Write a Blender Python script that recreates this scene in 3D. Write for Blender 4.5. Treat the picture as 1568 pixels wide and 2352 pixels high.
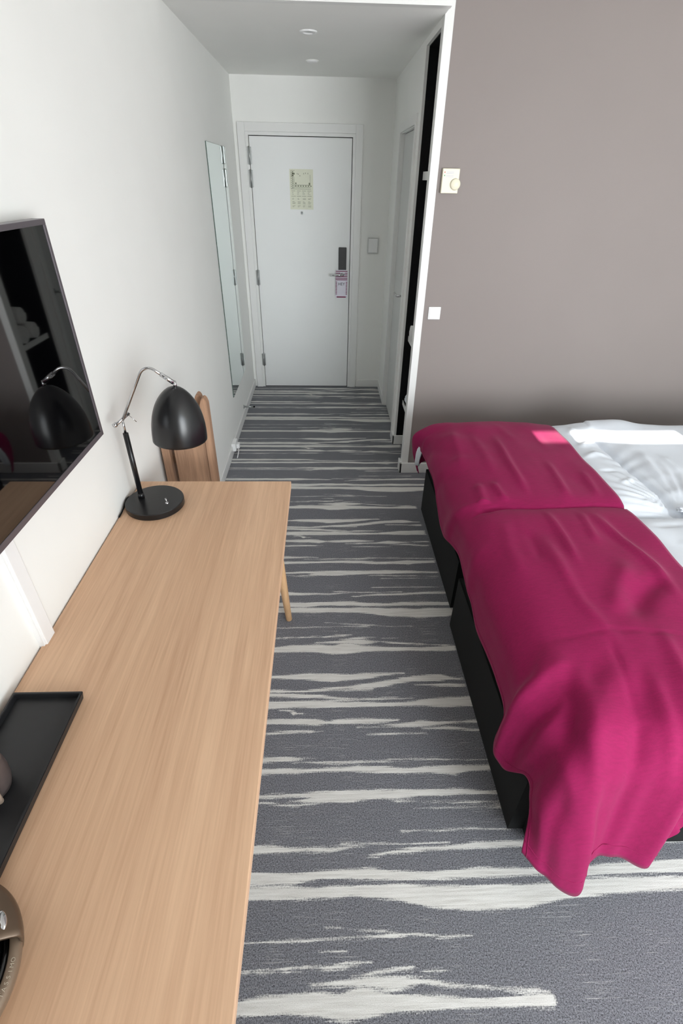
import bpy, bmesh, math, random
import numpy as np
from mathutils import Matrix, Vector, noise as mnoise

for o in list(bpy.data.objects):
    bpy.data.objects.remove(o)
scene = bpy.context.scene
COL = scene.collection

# ------------------------------------------------------------------ camera
F_PX, PITCH, YAW, ROLL, EYE = 1131.96, 0.5951, 0.0420, 0.0206, 1.7733
fw = Vector((math.sin(YAW) * math.cos(PITCH), math.cos(YAW) * math.cos(PITCH), -math.sin(PITCH)))
rt = fw.cross(Vector((0, 0, 1))).normalized()
up = rt.cross(fw)
rt2 = math.cos(ROLL) * rt + math.sin(ROLL) * up
up2 = -math.sin(ROLL) * rt + math.cos(ROLL) * up
cam_data = bpy.data.cameras.new('camera')
cam = bpy.data.objects.new('camera', cam_data)
COL.objects.link(cam)
cam.matrix_world = Matrix(((rt2.x, up2.x, -fw.x, 0.0), (rt2.y, up2.y, -fw.y, 0.0), (rt2.z, up2.z, -fw.z, EYE), (0, 0, 0, 1)))
cam_data.sensor_fit = 'VERTICAL'
cam_data.sensor_height = 36.0
cam_data.lens = F_PX / 2352.0 * 36.0
cam_data.clip_start = 0.02
scene.camera = cam

# ------------------------------------------------------------------ world, sun, window daylight, exposure
world = bpy.data.worlds.new('sky')
scene.world = world
world.use_nodes = True
wn = world.node_tree.nodes
wn['Background'].inputs[0].default_value = (0.62, 0.78, 1.0, 1)
wn['Background'].inputs[1].default_value = 1.2

sun_d = bpy.data.lights.new('sun', 'SUN')
sun_d.energy = 24.0
sun_d.angle = 0.004
sun_d.color = (1.0, 0.95, 0.88)
sun = bpy.data.objects.new('sun', sun_d)
COL.objects.link(sun)
SUN_DIR = Vector((0.0, 1.0, -0.382)).normalized()
sun.rotation_euler = SUN_DIR.to_track_quat('-Z', 'Y').to_euler()
sun.location = (1.5, -6, 5)

# daylight of the wide window behind the camera: cool sky from above, warmer light thrown up from the ground
for nm, watts, colr, tilt in (('window_sky', 76.0, (0.80, 0.905, 1.0), 70), ('window_ground', 64.0, (1.0, 0.965, 0.90), 112)):
    win_d = bpy.data.lights.new(nm, 'AREA')
    win_d.shape = 'RECTANGLE'
    win_d.size, win_d.size_y = 2.0, 1.9
    win_d.energy = watts
    win_d.color = colr
    win_d.spread = math.radians(132)
    win = bpy.data.objects.new(nm, win_d)
    COL.objects.link(win)
    win.location = (1.96, -1.75, 1.36)
    win.rotation_euler = (math.radians(tilt), 0, 0)

scene.view_settings.view_transform = 'Standard'
scene.view_settings.look = 'None'
scene.view_settings.gamma = 1.0
scene.view_settings.use_curve_mapping = False
scene.view_settings.exposure = 0.0
scene.cycles.max_bounces = 10
scene.cycles.diffuse_bounces = 6

# ------------------------------------------------------------------ measures (metres)
XL, XR = -0.706, 0.561        # left wall, corridor's right wall
YB, YG = 4.924, 3.144         # wall with the entrance door, grey wall
ZC, ZM = 2.407, 2.62          # corridor ceiling, room ceiling
XE, YW = 3.05, -2.30          # head wall, window wall
DH = 0.80                     # desk height


# ------------------------------------------------------------------ helpers
def lin(c):
    return tuple(((v / 255.0) / 12.92 if v <= 10 else (((v / 255.0) + 0.055) / 1.055) ** 2.4) for v in c)


def tag(o, label=None, cat=None, group=None, kind=None):
    if label: o['label'] = label
    if cat: o['category'] = cat
    if group: o['group'] = group
    if kind: o['kind'] = kind
    return o


def empty(name, loc, label, cat, group=None):
    o = bpy.data.objects.new(name, None)
    COL.objects.link(o)
    o.location = loc
    o.empty_display_size = 0.05
    return tag(o, label, cat, group)


def link(name, me, mat, parent=None, smooth=False, world_co=True):
    if mat is not None:
        me.materials.append(mat)
    if smooth:
        me.polygons.foreach_set('use_smooth', [True] * len(me.polygons))
    o = bpy.data.objects.new(name, me)
    COL.objects.link(o)
    if parent is not None:
        o.parent = parent
        if world_co:
            # parts are written in world coordinates; parents are only translated
            o.matrix_parent_inverse = parent_world(parent).inverted()
    return o


def parent_world(p):
    m = Matrix.LocRotScale(p.location, p.rotation_euler, p.scale)
    if p.parent is not None:
        m = parent_world(p.parent) @ p.matrix_parent_inverse @ m
    return m


def bm_obj(name, bm, mat, parent=None, smooth=False):
    me = bpy.data.meshes.new(name)
    bmesh.ops.recalc_face_normals(bm, faces=bm.faces)
    bm.to_mesh(me)
    bm.free()
    return link(name, me, mat, parent, smooth)


def add_box(bm, lo, hi, bevel=0.0, seg=2):
    r = bmesh.ops.create_cube(bm, size=1.0)
    vs = r['verts']
    for v in vs:
        v.co = Vector((lo[k] + (v.co[k] + 0.5) * (hi[k] - lo[k]) for k in range(3)))
    if bevel > 0:
        es = list({e for v in vs for e in v.link_edges})
        bmesh.ops.bevel(bm, geom=es, offset=bevel, segments=seg, profile=0.5, affect='EDGES')


def box(name, lo, hi, mat, parent=None, bevel=0.0, seg=2, smooth=False):
    bm = bmesh.new()
    add_box(bm, lo, hi, bevel, seg)
    return bm_obj(name, bm, mat, parent, smooth)


def boxes(name, lst, mat, parent=None, bevel=0.0):
    bm = bmesh.new()
    for lo, hi in lst:
        add_box(bm, lo, hi, bevel)
    return bm_obj(name, bm, mat, parent)


def add_tube(bm, pts, rad, n=14, cap=True):
    pts = [Vector(p) for p in pts]
    rads = rad if isinstance(rad, (list, tuple)) else [rad] * len(pts)
    rings = []
    prev_n = None
    for k, p in enumerate(pts):
        a = pts[max(0, k - 1)]
        b = pts[min(len(pts) - 1, k + 1)]
        t = (b - a).normalized()
        if prev_n is None:
            ref = Vector((0, 0, 1)) if abs(t.z) < 0.9 else Vector((1, 0, 0))
            nn = t.cross(ref).normalized()
        else:
            nn = (prev_n - t * prev_n.dot(t)).normalized()
        prev_n = nn
        bb = t.cross(nn)
        rings.append([bm.verts.new(p + (nn * math.cos(2 * math.pi * i / n) + bb * math.sin(2 * math.pi * i / n)) * rads[k]) for i in range(n)])
    for k in range(len(rings) - 1):
        for i in range(n):
            j = (i + 1) % n
            bm.faces.new((rings[k][i], rings[k][j], rings[k + 1][j], rings[k + 1][i]))
    if cap:
        bm.faces.new(list(reversed(rings[0])))
        bm.faces.new(rings[-1])


def tube(name, pts, rad, mat, parent=None, n=14, smooth=True):
    bm = bmesh.new()
    add_tube(bm, pts, rad, n)
    o = bm_obj(name, bm, mat, parent, smooth)
    return o


def add_lathe(bm, prof, center, n=48, axis=Vector((0, 0, 1)), close=False):
    """prof: list of (radius, height) along axis from center."""
    axis = Vector(axis).normalized()
    ref = Vector((1, 0, 0)) if abs(axis.x) < 0.9 else Vector((0, 1, 0))
    e1 = (ref - axis * ref.dot(axis)).normalized()
    e2 = axis.cross(e1)
    c = Vector(center)
    rings = []
    for r, h in prof:
        if r < 1e-6:
            rings.append([bm.verts.new(c + axis * h)])
        else:
            rings.append([bm.verts.new(c + axis * h + (e1 * math.cos(2 * math.pi * i / n) + e2 * math.sin(2 * math.pi * i / n)) * r) for i in range(n)])
    for k in range(len(rings) - 1):
        a, b = rings[k], rings[k + 1]
        for i in range(n):
            j = (i + 1) % n
            if len(a) == 1 and len(b) == 1:
                continue
            if len(a) == 1:
                bm.faces.new((a[0], b[j], b[i]))
            elif len(b) == 1:
                bm.faces.new((a[i], a[j], b[0]))
            else:
                bm.faces.new((a[i], a[j], b[j], b[i]))


def lathe(name, prof, center, mat, parent=None, n=48, axis=(0, 0, 1), smooth=True):
    bm = bmesh.new()
    add_lathe(bm, prof, center, n, Vector(axis))
    return bm_obj(name, bm, mat, parent, smooth)


def auto_smooth(o, ang=35):
    me = o.data
    me.polygons.foreach_set('use_smooth', [True] * len(me.polygons))
    me.set_sharp_from_angle(angle=math.radians(ang))
    return o


def text(name, body, size, mat, parent, mtx, extrude=0.0002):
    cu = bpy.data.curves.new(name, 'FONT')
    cu.body = body
    cu.size = size
    cu.extrude = extrude
    cu.align_x = 'CENTER'
    cu.align_y = 'CENTER'
    tmp = bpy.data.objects.new(name, cu)
    COL.objects.link(tmp)
    bpy.context.view_layer.update()
    me = bpy.data.meshes.new_from_object(tmp.evaluated_get(bpy.context.evaluated_depsgraph_get()))
    bpy.data.objects.remove(tmp)
    bpy.data.curves.remove(cu)
    me.materials.clear()
    me.materials.append(mat)
    o = bpy.data.objects.new(name, me)
    COL.objects.link(o)
    o.parent = parent
    o.matrix_parent_inverse = parent_world(parent).inverted()
    o.matrix_basis = mtx
    return o


# ------------------------------------------------------------------ materials
def new_mat(name):
    m = bpy.data.materials.new(name)
    m.use_nodes = True
    nt = m.node_tree
    return m, nt, nt.nodes, nt.links, nt.nodes['Principled BSDF']


def simple(name, rgb, rough=0.5, metal=0.0, spec=0.5, var=0.0, scale=8.0, bump=0.0, bscale=200.0, sheen=0.0, ior=1.5, coat=0.0):
    m, nt, N, L, P = new_mat(name)
    c = lin(rgb)
    P.inputs['Base Color'].default_value = (*c, 1)
    P.inputs['Roughness'].default_value = rough
    P.inputs['Metallic'].default_value = metal
    P.inputs['Specular IOR Level'].default_value = spec
    P.inputs['IOR'].default_value = ior
    P.inputs['Sheen Weight'].default_value = sheen
    P.inputs['Coat Weight'].default_value = coat
    tc = None
    if var > 0 or bump > 0:
        tc = N.new('ShaderNodeTexCoord')
    if var > 0:
        nz = N.new('ShaderNodeTexNoise')
        nz.inputs['Scale'].default_value = scale
        nz.inputs['Detail'].default_value = 5
        L.new(tc.outputs['Object'], nz.inputs['Vector'])
        rp = N.new('ShaderNodeValToRGB')
        rp.color_ramp.elements[0].position = 0.3
        rp.color_ramp.elements[1].position = 0.7
        rp.color_ramp.elements[0].color = (*[v * (1 - var) for v in c], 1)
        rp.color_ramp.elements[1].color = (*[min(1, v * (1 + var)) for v in c], 1)
        L.new(nz.outputs['Fac'], rp.inputs['Fac'])
        L.new(rp.outputs['Color'], P.inputs['Base Color'])
    if bump > 0:
        nb = N.new('ShaderNodeTexNoise')
        nb.inputs['Scale'].default_value = bscale
        nb.inputs['Detail'].default_value = 3
        L.new(tc.outputs['Object'], nb.inputs['Vector'])
        bp = N.new('ShaderNodeBump')
        bp.inputs['Strength'].default_value = bump
        bp.inputs['Distance'].default_value = 0.002
        L.new(nb.outputs['Fac'], bp.inputs['Height'])
        L.new(bp.outputs['Normal'], P.inputs['Normal'])
    return m


def wood(name, light, dark, grain=(70.0, 1.6, 70.0), rough=0.45, contrast=1.0):
    m, nt, N, L, P = new_mat(name)
    tc = N.new('ShaderNodeTexCoord')
    mp = N.new('ShaderNodeMapping')
    mp.inputs['Scale'].default_value = grain
    L.new(tc.outputs['Object'], mp.inputs['Vector'])
    n1 = N.new('ShaderNodeTexNoise')
    n1.inputs['Scale'].default_value = 1.0
    n1.inputs['Detail'].default_value = 6
    n1.inputs['Roughness'].default_value = 0.6
    n1.inputs['Distortion'].default_value = 0.25
    L.new(mp.outputs['Vector'], n1.inputs['Vector'])
    mp2 = N.new('ShaderNodeMapping')
    mp2.inputs['Scale'].default_value = tuple(g * 4.5 for g in grain)
    L.new(tc.outputs['Object'], mp2.inputs['Vector'])
    n2 = N.new('ShaderNodeTexNoise')
    n2.inputs['Scale'].default_value = 1.0
    n2.inputs['Detail'].default_value = 3
    L.new(mp2.outputs['Vector'], n2.inputs['Vector'])
    mp3 = N.new('ShaderNodeMapping')
    mp3.inputs['Scale'].default_value = tuple(g * 0.16 for g in grain)
    L.new(tc.outputs['Object'], mp3.inputs['Vector'])
    n3 = N.new('ShaderNodeTexNoise')
    n3.inputs['Scale'].default_value = 1.0
    n3.inputs['Detail'].default_value = 2
    L.new(mp3.outputs['Vector'], n3.inputs['Vector'])
    a = N.new('ShaderNodeMath'); a.operation = 'MULTIPLY'; a.inputs[1].default_value = 0.5
    L.new(n1.outputs['Fac'], a.inputs[0])
    b = N.new('ShaderNodeMath'); b.operation = 'MULTIPLY_ADD'; b.inputs[1].default_value = 0.28
    L.new(n2.outputs['Fac'], b.inputs[0]); L.new(a.outputs[0], b.inputs[2])
    c = N.new('ShaderNodeMath'); c.operation = 'MULTIPLY_ADD'; c.inputs[1].default_value = 0.22
    L.new(n3.outputs['Fac'], c.inputs[0]); L.new(b.outputs[0], c.inputs[2])
    rp = N.new('ShaderNodeValToRGB')
    rp.color_ramp.elements[0].position = 0.5 - 0.13 / contrast
    rp.color_ramp.elements[1].position = 0.5 + 0.13 / contrast
    rp.color_ramp.elements[0].color = (*lin(dark), 1)
    rp.color_ramp.elements[1].color = (*lin(light), 1)
    L.new(c.outputs[0], rp.inputs['Fac'])
    L.new(rp.outputs['Color'], P.inputs['Base Color'])
    P.inputs['Roughness'].default_value = rough
    bp = N.new('ShaderNodeBump')
    bp.inputs['Strength'].default_value = 0.08
    bp.inputs['Distance'].default_value = 0.001
    L.new(n2.outputs['Fac'], bp.inputs['Height'])
    L.new(bp.outputs['Normal'], P.inputs['Normal'])
    return m


def weave(name, rgb, var=0.12, rough=0.85, sheen=0.3, scale=900.0, bump=0.25, big=0.0):
    m, nt, N, L, P = new_mat(name)
    c = lin(rgb)
    tc = N.new('ShaderNodeTexCoord')
    mp = N.new('ShaderNodeMapping')
    mp.inputs['Scale'].default_value = (scale, scale * 0.25, scale)
    L.new(tc.outputs['Object'], mp.inputs['Vector'])
    n = N.new('ShaderNodeTexNoise'); n.inputs['Scale'].default_value = 1.0; n.inputs['Detail'].default_value = 2
    L.new(mp.outputs['Vector'], n.inputs['Vector'])
    mpb = N.new('ShaderNodeMapping')
    mpb.inputs['Scale'].default_value = (scale * 0.05, scale * 0.35, scale * 0.1)
    L.new(tc.outputs['Object'], mpb.inputs['Vector'])
    n2 = N.new('ShaderNodeTexNoise'); n2.inputs['Scale'].default_value = 1.0; n2.inputs['Detail'].default_value = 3
    L.new(mpb.outputs['Vector'], n2.inputs['Vector'])
    ad = N.new('ShaderNodeMath'); ad.operation = 'ADD'
    L.new(n.outputs['Fac'], ad.inputs[0]); L.new(n2.outputs['Fac'], ad.inputs[1])
    rp = N.new('ShaderNodeValToRGB')
    rp.color_ramp.elements[0].position = 0.35
    rp.color_ramp.elements[1].position = 0.65
    rp.color_ramp.elements[0].color = (*[v * (1 - var) for v in c], 1)
    rp.color_ramp.elements[1].color = (*[min(1, v * (1 + var)) for v in c], 1)
    hf = N.new('ShaderNodeMath'); hf.operation = 'MULTIPLY'; hf.inputs[1].default_value = 0.5
    L.new(ad.outputs[0], hf.inputs[0])
    L.new(hf.outputs[0], rp.inputs['Fac'])
    L.new(rp.outputs['Color'], P.inputs['Base Color'])
    P.inputs['Roughness'].default_value = rough
    P.inputs['Specular IOR Level'].default_value = 0.25
    P.inputs['Sheen Weight'].default_value = sheen
    P.inputs['Sheen Roughness'].default_value = 0.4
    P.inputs['Sheen Tint'].default_value = (*[min(1, v * 0.5 + 0.4) for v in c], 1)
    bp = N.new('ShaderNodeBump')
    bp.inputs['Strength'].default_value = bump
    bp.inputs['Distance'].default_value = 0.0006
    L.new(ad.outputs[0], bp.inputs['Height'])
    L.new(bp.outputs['Normal'], P.inputs['Normal'])
    return m


M = {}
M['wall_white'] = simple('white_painted_wall', (238, 238, 235), 0.75, spec=0.3, var=0.012, scale=3, bump=0.05, bscale=350)
M['ceil'] = simple('ceiling_paint', (240, 240, 237), 0.9, spec=0.2, var=0.01, scale=4)
M['wall_grey'] = simple('taupe_painted_wall', (138, 129, 126), 0.62, spec=0.35, var=0.015, scale=2.5, bump=0.08, bscale=420)
M['trim'] = simple('white_gloss_trim', (228, 228, 226), 0.35, spec=0.5, var=0.01, scale=6)
M['door'] = simple('white_door_lacquer', (233, 234, 233), 0.4, spec=0.4, var=0.01, scale=3)
M['door_grey'] = simple('pale_grey_door_laminate', (205, 206, 204), 0.4, spec=0.4, var=0.012, scale=3)
M['gap_shade'] = simple('gap_shade', (14, 14, 15), 0.9, spec=0.1)  # near-black that paints the shade in the door gaps
M['niche'] = simple('black_wardrobe_lining', (15, 15, 17), 0.7, spec=0.25, var=0.3, scale=60)
M['steel'] = simple('brushed_steel', (176, 178, 178), 0.32, metal=1.0, var=0.05, scale=40)
M['chrome'] = simple('polished_chrome', (205, 205, 207), 0.12, metal=1.0, var=0.02, scale=20)
M['black_metal'] = simple('satin_black_metal', (20, 20, 22), 0.28, spec=0.5, var=0.05, scale=30)
M['black_plastic'] = simple('black_plastic', (18, 18, 20), 0.42, spec=0.5, var=0.08, scale=50)
M['rubber'] = simple('black_rubber', (14, 14, 14), 0.8, spec=0.2, var=0.1, scale=60)
M['white_plastic'] = simple('white_plastic', (236, 236, 236), 0.35, var=0.01, scale=20)
M['shaded_plate'] = simple('shaded_white_plastic', (196, 196, 195), 0.4, var=0.01, scale=20)  # white plastic greyed to paint in a shadow outline
M['cream_plastic'] = simple('cream_plastic', (226, 220, 198), 0.4, var=0.01, scale=20)
M['paper'] = simple('pale_green_paper', (222, 223, 204), 0.7, var=0.02, scale=15)
M['ink'] = simple('grey_green_ink', (128, 132, 112), 0.8, var=0.1, scale=300)
M['card'] = simple('white_card', (228, 224, 236), 0.6, var=0.01, scale=40)
M['magenta'] = simple('magenta_print', (122, 20, 70), 0.6, var=0.03, scale=60)
M['ink_black'] = simple('black_print', (22, 24, 34), 0.6, var=0.05, scale=60)
M['ink_pale'] = simple('pale_print', (170, 170, 196), 0.6, var=0.05, scale=60)
M['red_dot'] = simple('red_print', (190, 60, 50), 0.6, var=0.02, scale=60)
M['green_dot'] = simple('green_print', (50, 150, 90), 0.6, var=0.02, scale=60)
M['oak'] = wood('oak_veneer', (222, 184, 151), (198, 158, 127), grain=(52.0, 1.5, 52.0), rough=0.48)
M['oak_leg'] = wood('oak_solid', (226, 184, 140), (200, 156, 112), grain=(40.0, 40.0, 3.0), rough=0.5)
M['rack_wood'] = wood('weathered_oak', (182, 144, 116), (138, 106, 84), grain=(45.0, 45.0, 2.2), rough=0.6)
M['throw'] = weave('magenta_wool_throw', (137, 16, 73), var=0.12, sheen=0.2, scale=700, bump=0.3)
M['throw_hem'] = weave('magenta_throw_hem', (136, 17, 72), var=0.12, sheen=0.2, scale=700, bump=0.3)
M['linen'] = weave('white_cotton', (216, 221, 228), var=0.012, sheen=0.1, scale=900, bump=0.08)
M['towel'] = weave('white_terry', (226, 226, 224), var=0.06, sheen=0.3, scale=500, bump=0.9)
M['bed_black'] = weave('black_bed_fabric', (17, 18, 18), var=0.2, sheen=0.05, scale=800, bump=0.3)
M['tv_glass'] = simple('tv_black_glass', (3, 3, 4), 0.03, spec=0.5, ior=2.0, var=0.02, scale=3)
M['tv_bezel'] = simple('tv_grey_bezel', (104, 98, 103), 0.35, metal=0.4, var=0.03, scale=40)
M['mirror'] = simple('mirror_silver', (222, 232, 228), 0.015, metal=1.0, var=0.004, scale=2)
M['mirror_edge'] = simple('mirror_green_edge', (70, 92, 84), 0.2, var=0.05, scale=30)
M['tray'] = simple('black_tray_lacquer', (30, 30, 32), 0.42, spec=0.5, var=0.08, scale=40)
M['mug'] = simple('taupe_stoneware', (84, 74, 72), 0.4, spec=0.5, var=0.08, scale=60)
M['mug_in'] = simple('mug_rim_glaze', (150, 134, 120), 0.35, spec=0.5, var=0.05, scale=60)
M['taupe_metal'] = simple('taupe_metallic_plastic', (100, 83, 68), 0.34, metal=0.45, var=0.04, scale=60)
M['taupe_light'] = simple('light_taupe_plastic', (128, 110, 93), 0.42, metal=0.3, var=0.03, scale=60)
M['gloss_black'] = simple('gloss_black', (10, 10, 11), 0.12, spec=0.6, var=0.05, scale=30)
M['silver_text'] = simple('silver_lettering', (196, 184, 166), 0.3, metal=0.7, var=0.02, scale=60)


def carpet_material():
    m, nt, N, L, P = new_mat('striped_carpet')
    at = N.new('ShaderNodeAttribute'); at.attribute_name = 'stripe'
    tc = N.new('ShaderNodeTexCoord')

    def nz(scale, detail=3, rough=0.55):
        mp = N.new('ShaderNodeMapping'); mp.inputs['Scale'].default_value = scale
        L.new(tc.outputs['Object'], mp.inputs['Vector'])
        n = N.new('ShaderNodeTexNoise'); n.inputs['Scale'].default_value = 1.0
        n.inputs['Detail'].default_value = detail; n.inputs['Roughness'].default_value = rough
        L.new(mp.outputs['Vector'], n.inputs['Vector'])
        return n.outputs['Fac']

    def mad(x, k, add):
        q = N.new('ShaderNodeMath'); q.operation = 'MULTIPLY_ADD'; q.inputs[1].default_value = k
        L.new(x, q.inputs[0])
        if isinstance(add, float): q.inputs[2].default_value = add
        else: L.new(add, q.inputs[2])
        return q.outputs[0]

    def ramp(x, lo, hi, a=0.0, b=1.0):
        q = N.new('ShaderNodeMapRange'); q.interpolation_type = 'SMOOTHSTEP'
        q.inputs['From Min'].default_value = lo; q.inputs['From Max'].default_value = hi
        q.inputs['To Min'].default_value = a; q.inputs['To Max'].default_value = b
        L.new(x, q.inputs['Value'])
        return q.outputs['Result']

    streak = nz((7, 160, 1), 5, 0.65)
    fine = nz((230, 230, 1), 3, 0.7)
    fibre = nz((420, 420, 1), 2, 0.7)
    wave = nz((5, 9, 1), 3)
    v = mad(streak, 0.026, at.outputs['Fac'])
    v = mad(fine, 0.016, v)
    v = mad(wave, 0.008, v)
    fac = ramp(v, 0.0225, 0.0305)
    # light scratches inside the dark ground, dark scratches inside the light bands
    scr = nz((9, 300, 1), 4, 0.7)
    scr2 = ramp(mad(wave, 0.35, scr), 0.76, 0.90, 0.0, 0.45)
    mx = N.new('ShaderNodeMath'); mx.operation = 'MAXIMUM'
    L.new(fac, mx.inputs[0]); L.new(scr2, mx.inputs[1])
    dark = N.new('ShaderNodeValToRGB')
    dark.color_ramp.elements[0].position = 0.38; dark.color_ramp.elements[1].position = 0.64
    dark.color_ramp.elements[0].color = (*lin((51, 51, 54)), 1)
    dark.color_ramp.elements[1].color = (*lin((154, 155, 162)), 1)
    L.new(mad(fibre, 0.55, mad(fine, 0.45, 0.0)), dark.inputs['Fac'])
    light = N.new('ShaderNodeValToRGB')
    light.color_ramp.elements[0].position = 0.3; light.color_ramp.elements[1].position = 0.62
    light.color_ramp.elements[0].color = (*lin((184, 181, 175)), 1)
    light.color_ramp.elements[1].color = (*lin((227, 226, 222)), 1)
    L.new(mad(fibre, 0.4, mad(streak, 0.6, 0.0)), light.inputs['Fac'])
    mix = N.new('ShaderNodeMix'); mix.data_type = 'RGBA'
    L.new(mx.outputs[0], mix.inputs[0])
    L.new(dark.outputs['Color'], mix.inputs[6]); L.new(light.outputs['Color'], mix.inputs[7])
    L.new(mix.outputs[2], P.inputs['Base Color'])
    P.inputs['Roughness'].default_value = 0.95
    P.inputs['Specular IOR Level'].default_value = 0.1
    P.inputs['Sheen Weight'].default_value = 0.12
    bp = N.new('ShaderNodeBump'); bp.inputs['Strength'].default_value = 0.5; bp.inputs['Distance'].default_value = 0.002
    L.new(fibre, bp.inputs['Height'])
    L.new(bp.outputs['Normal'], P.inputs['Normal'])
    return m


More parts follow.
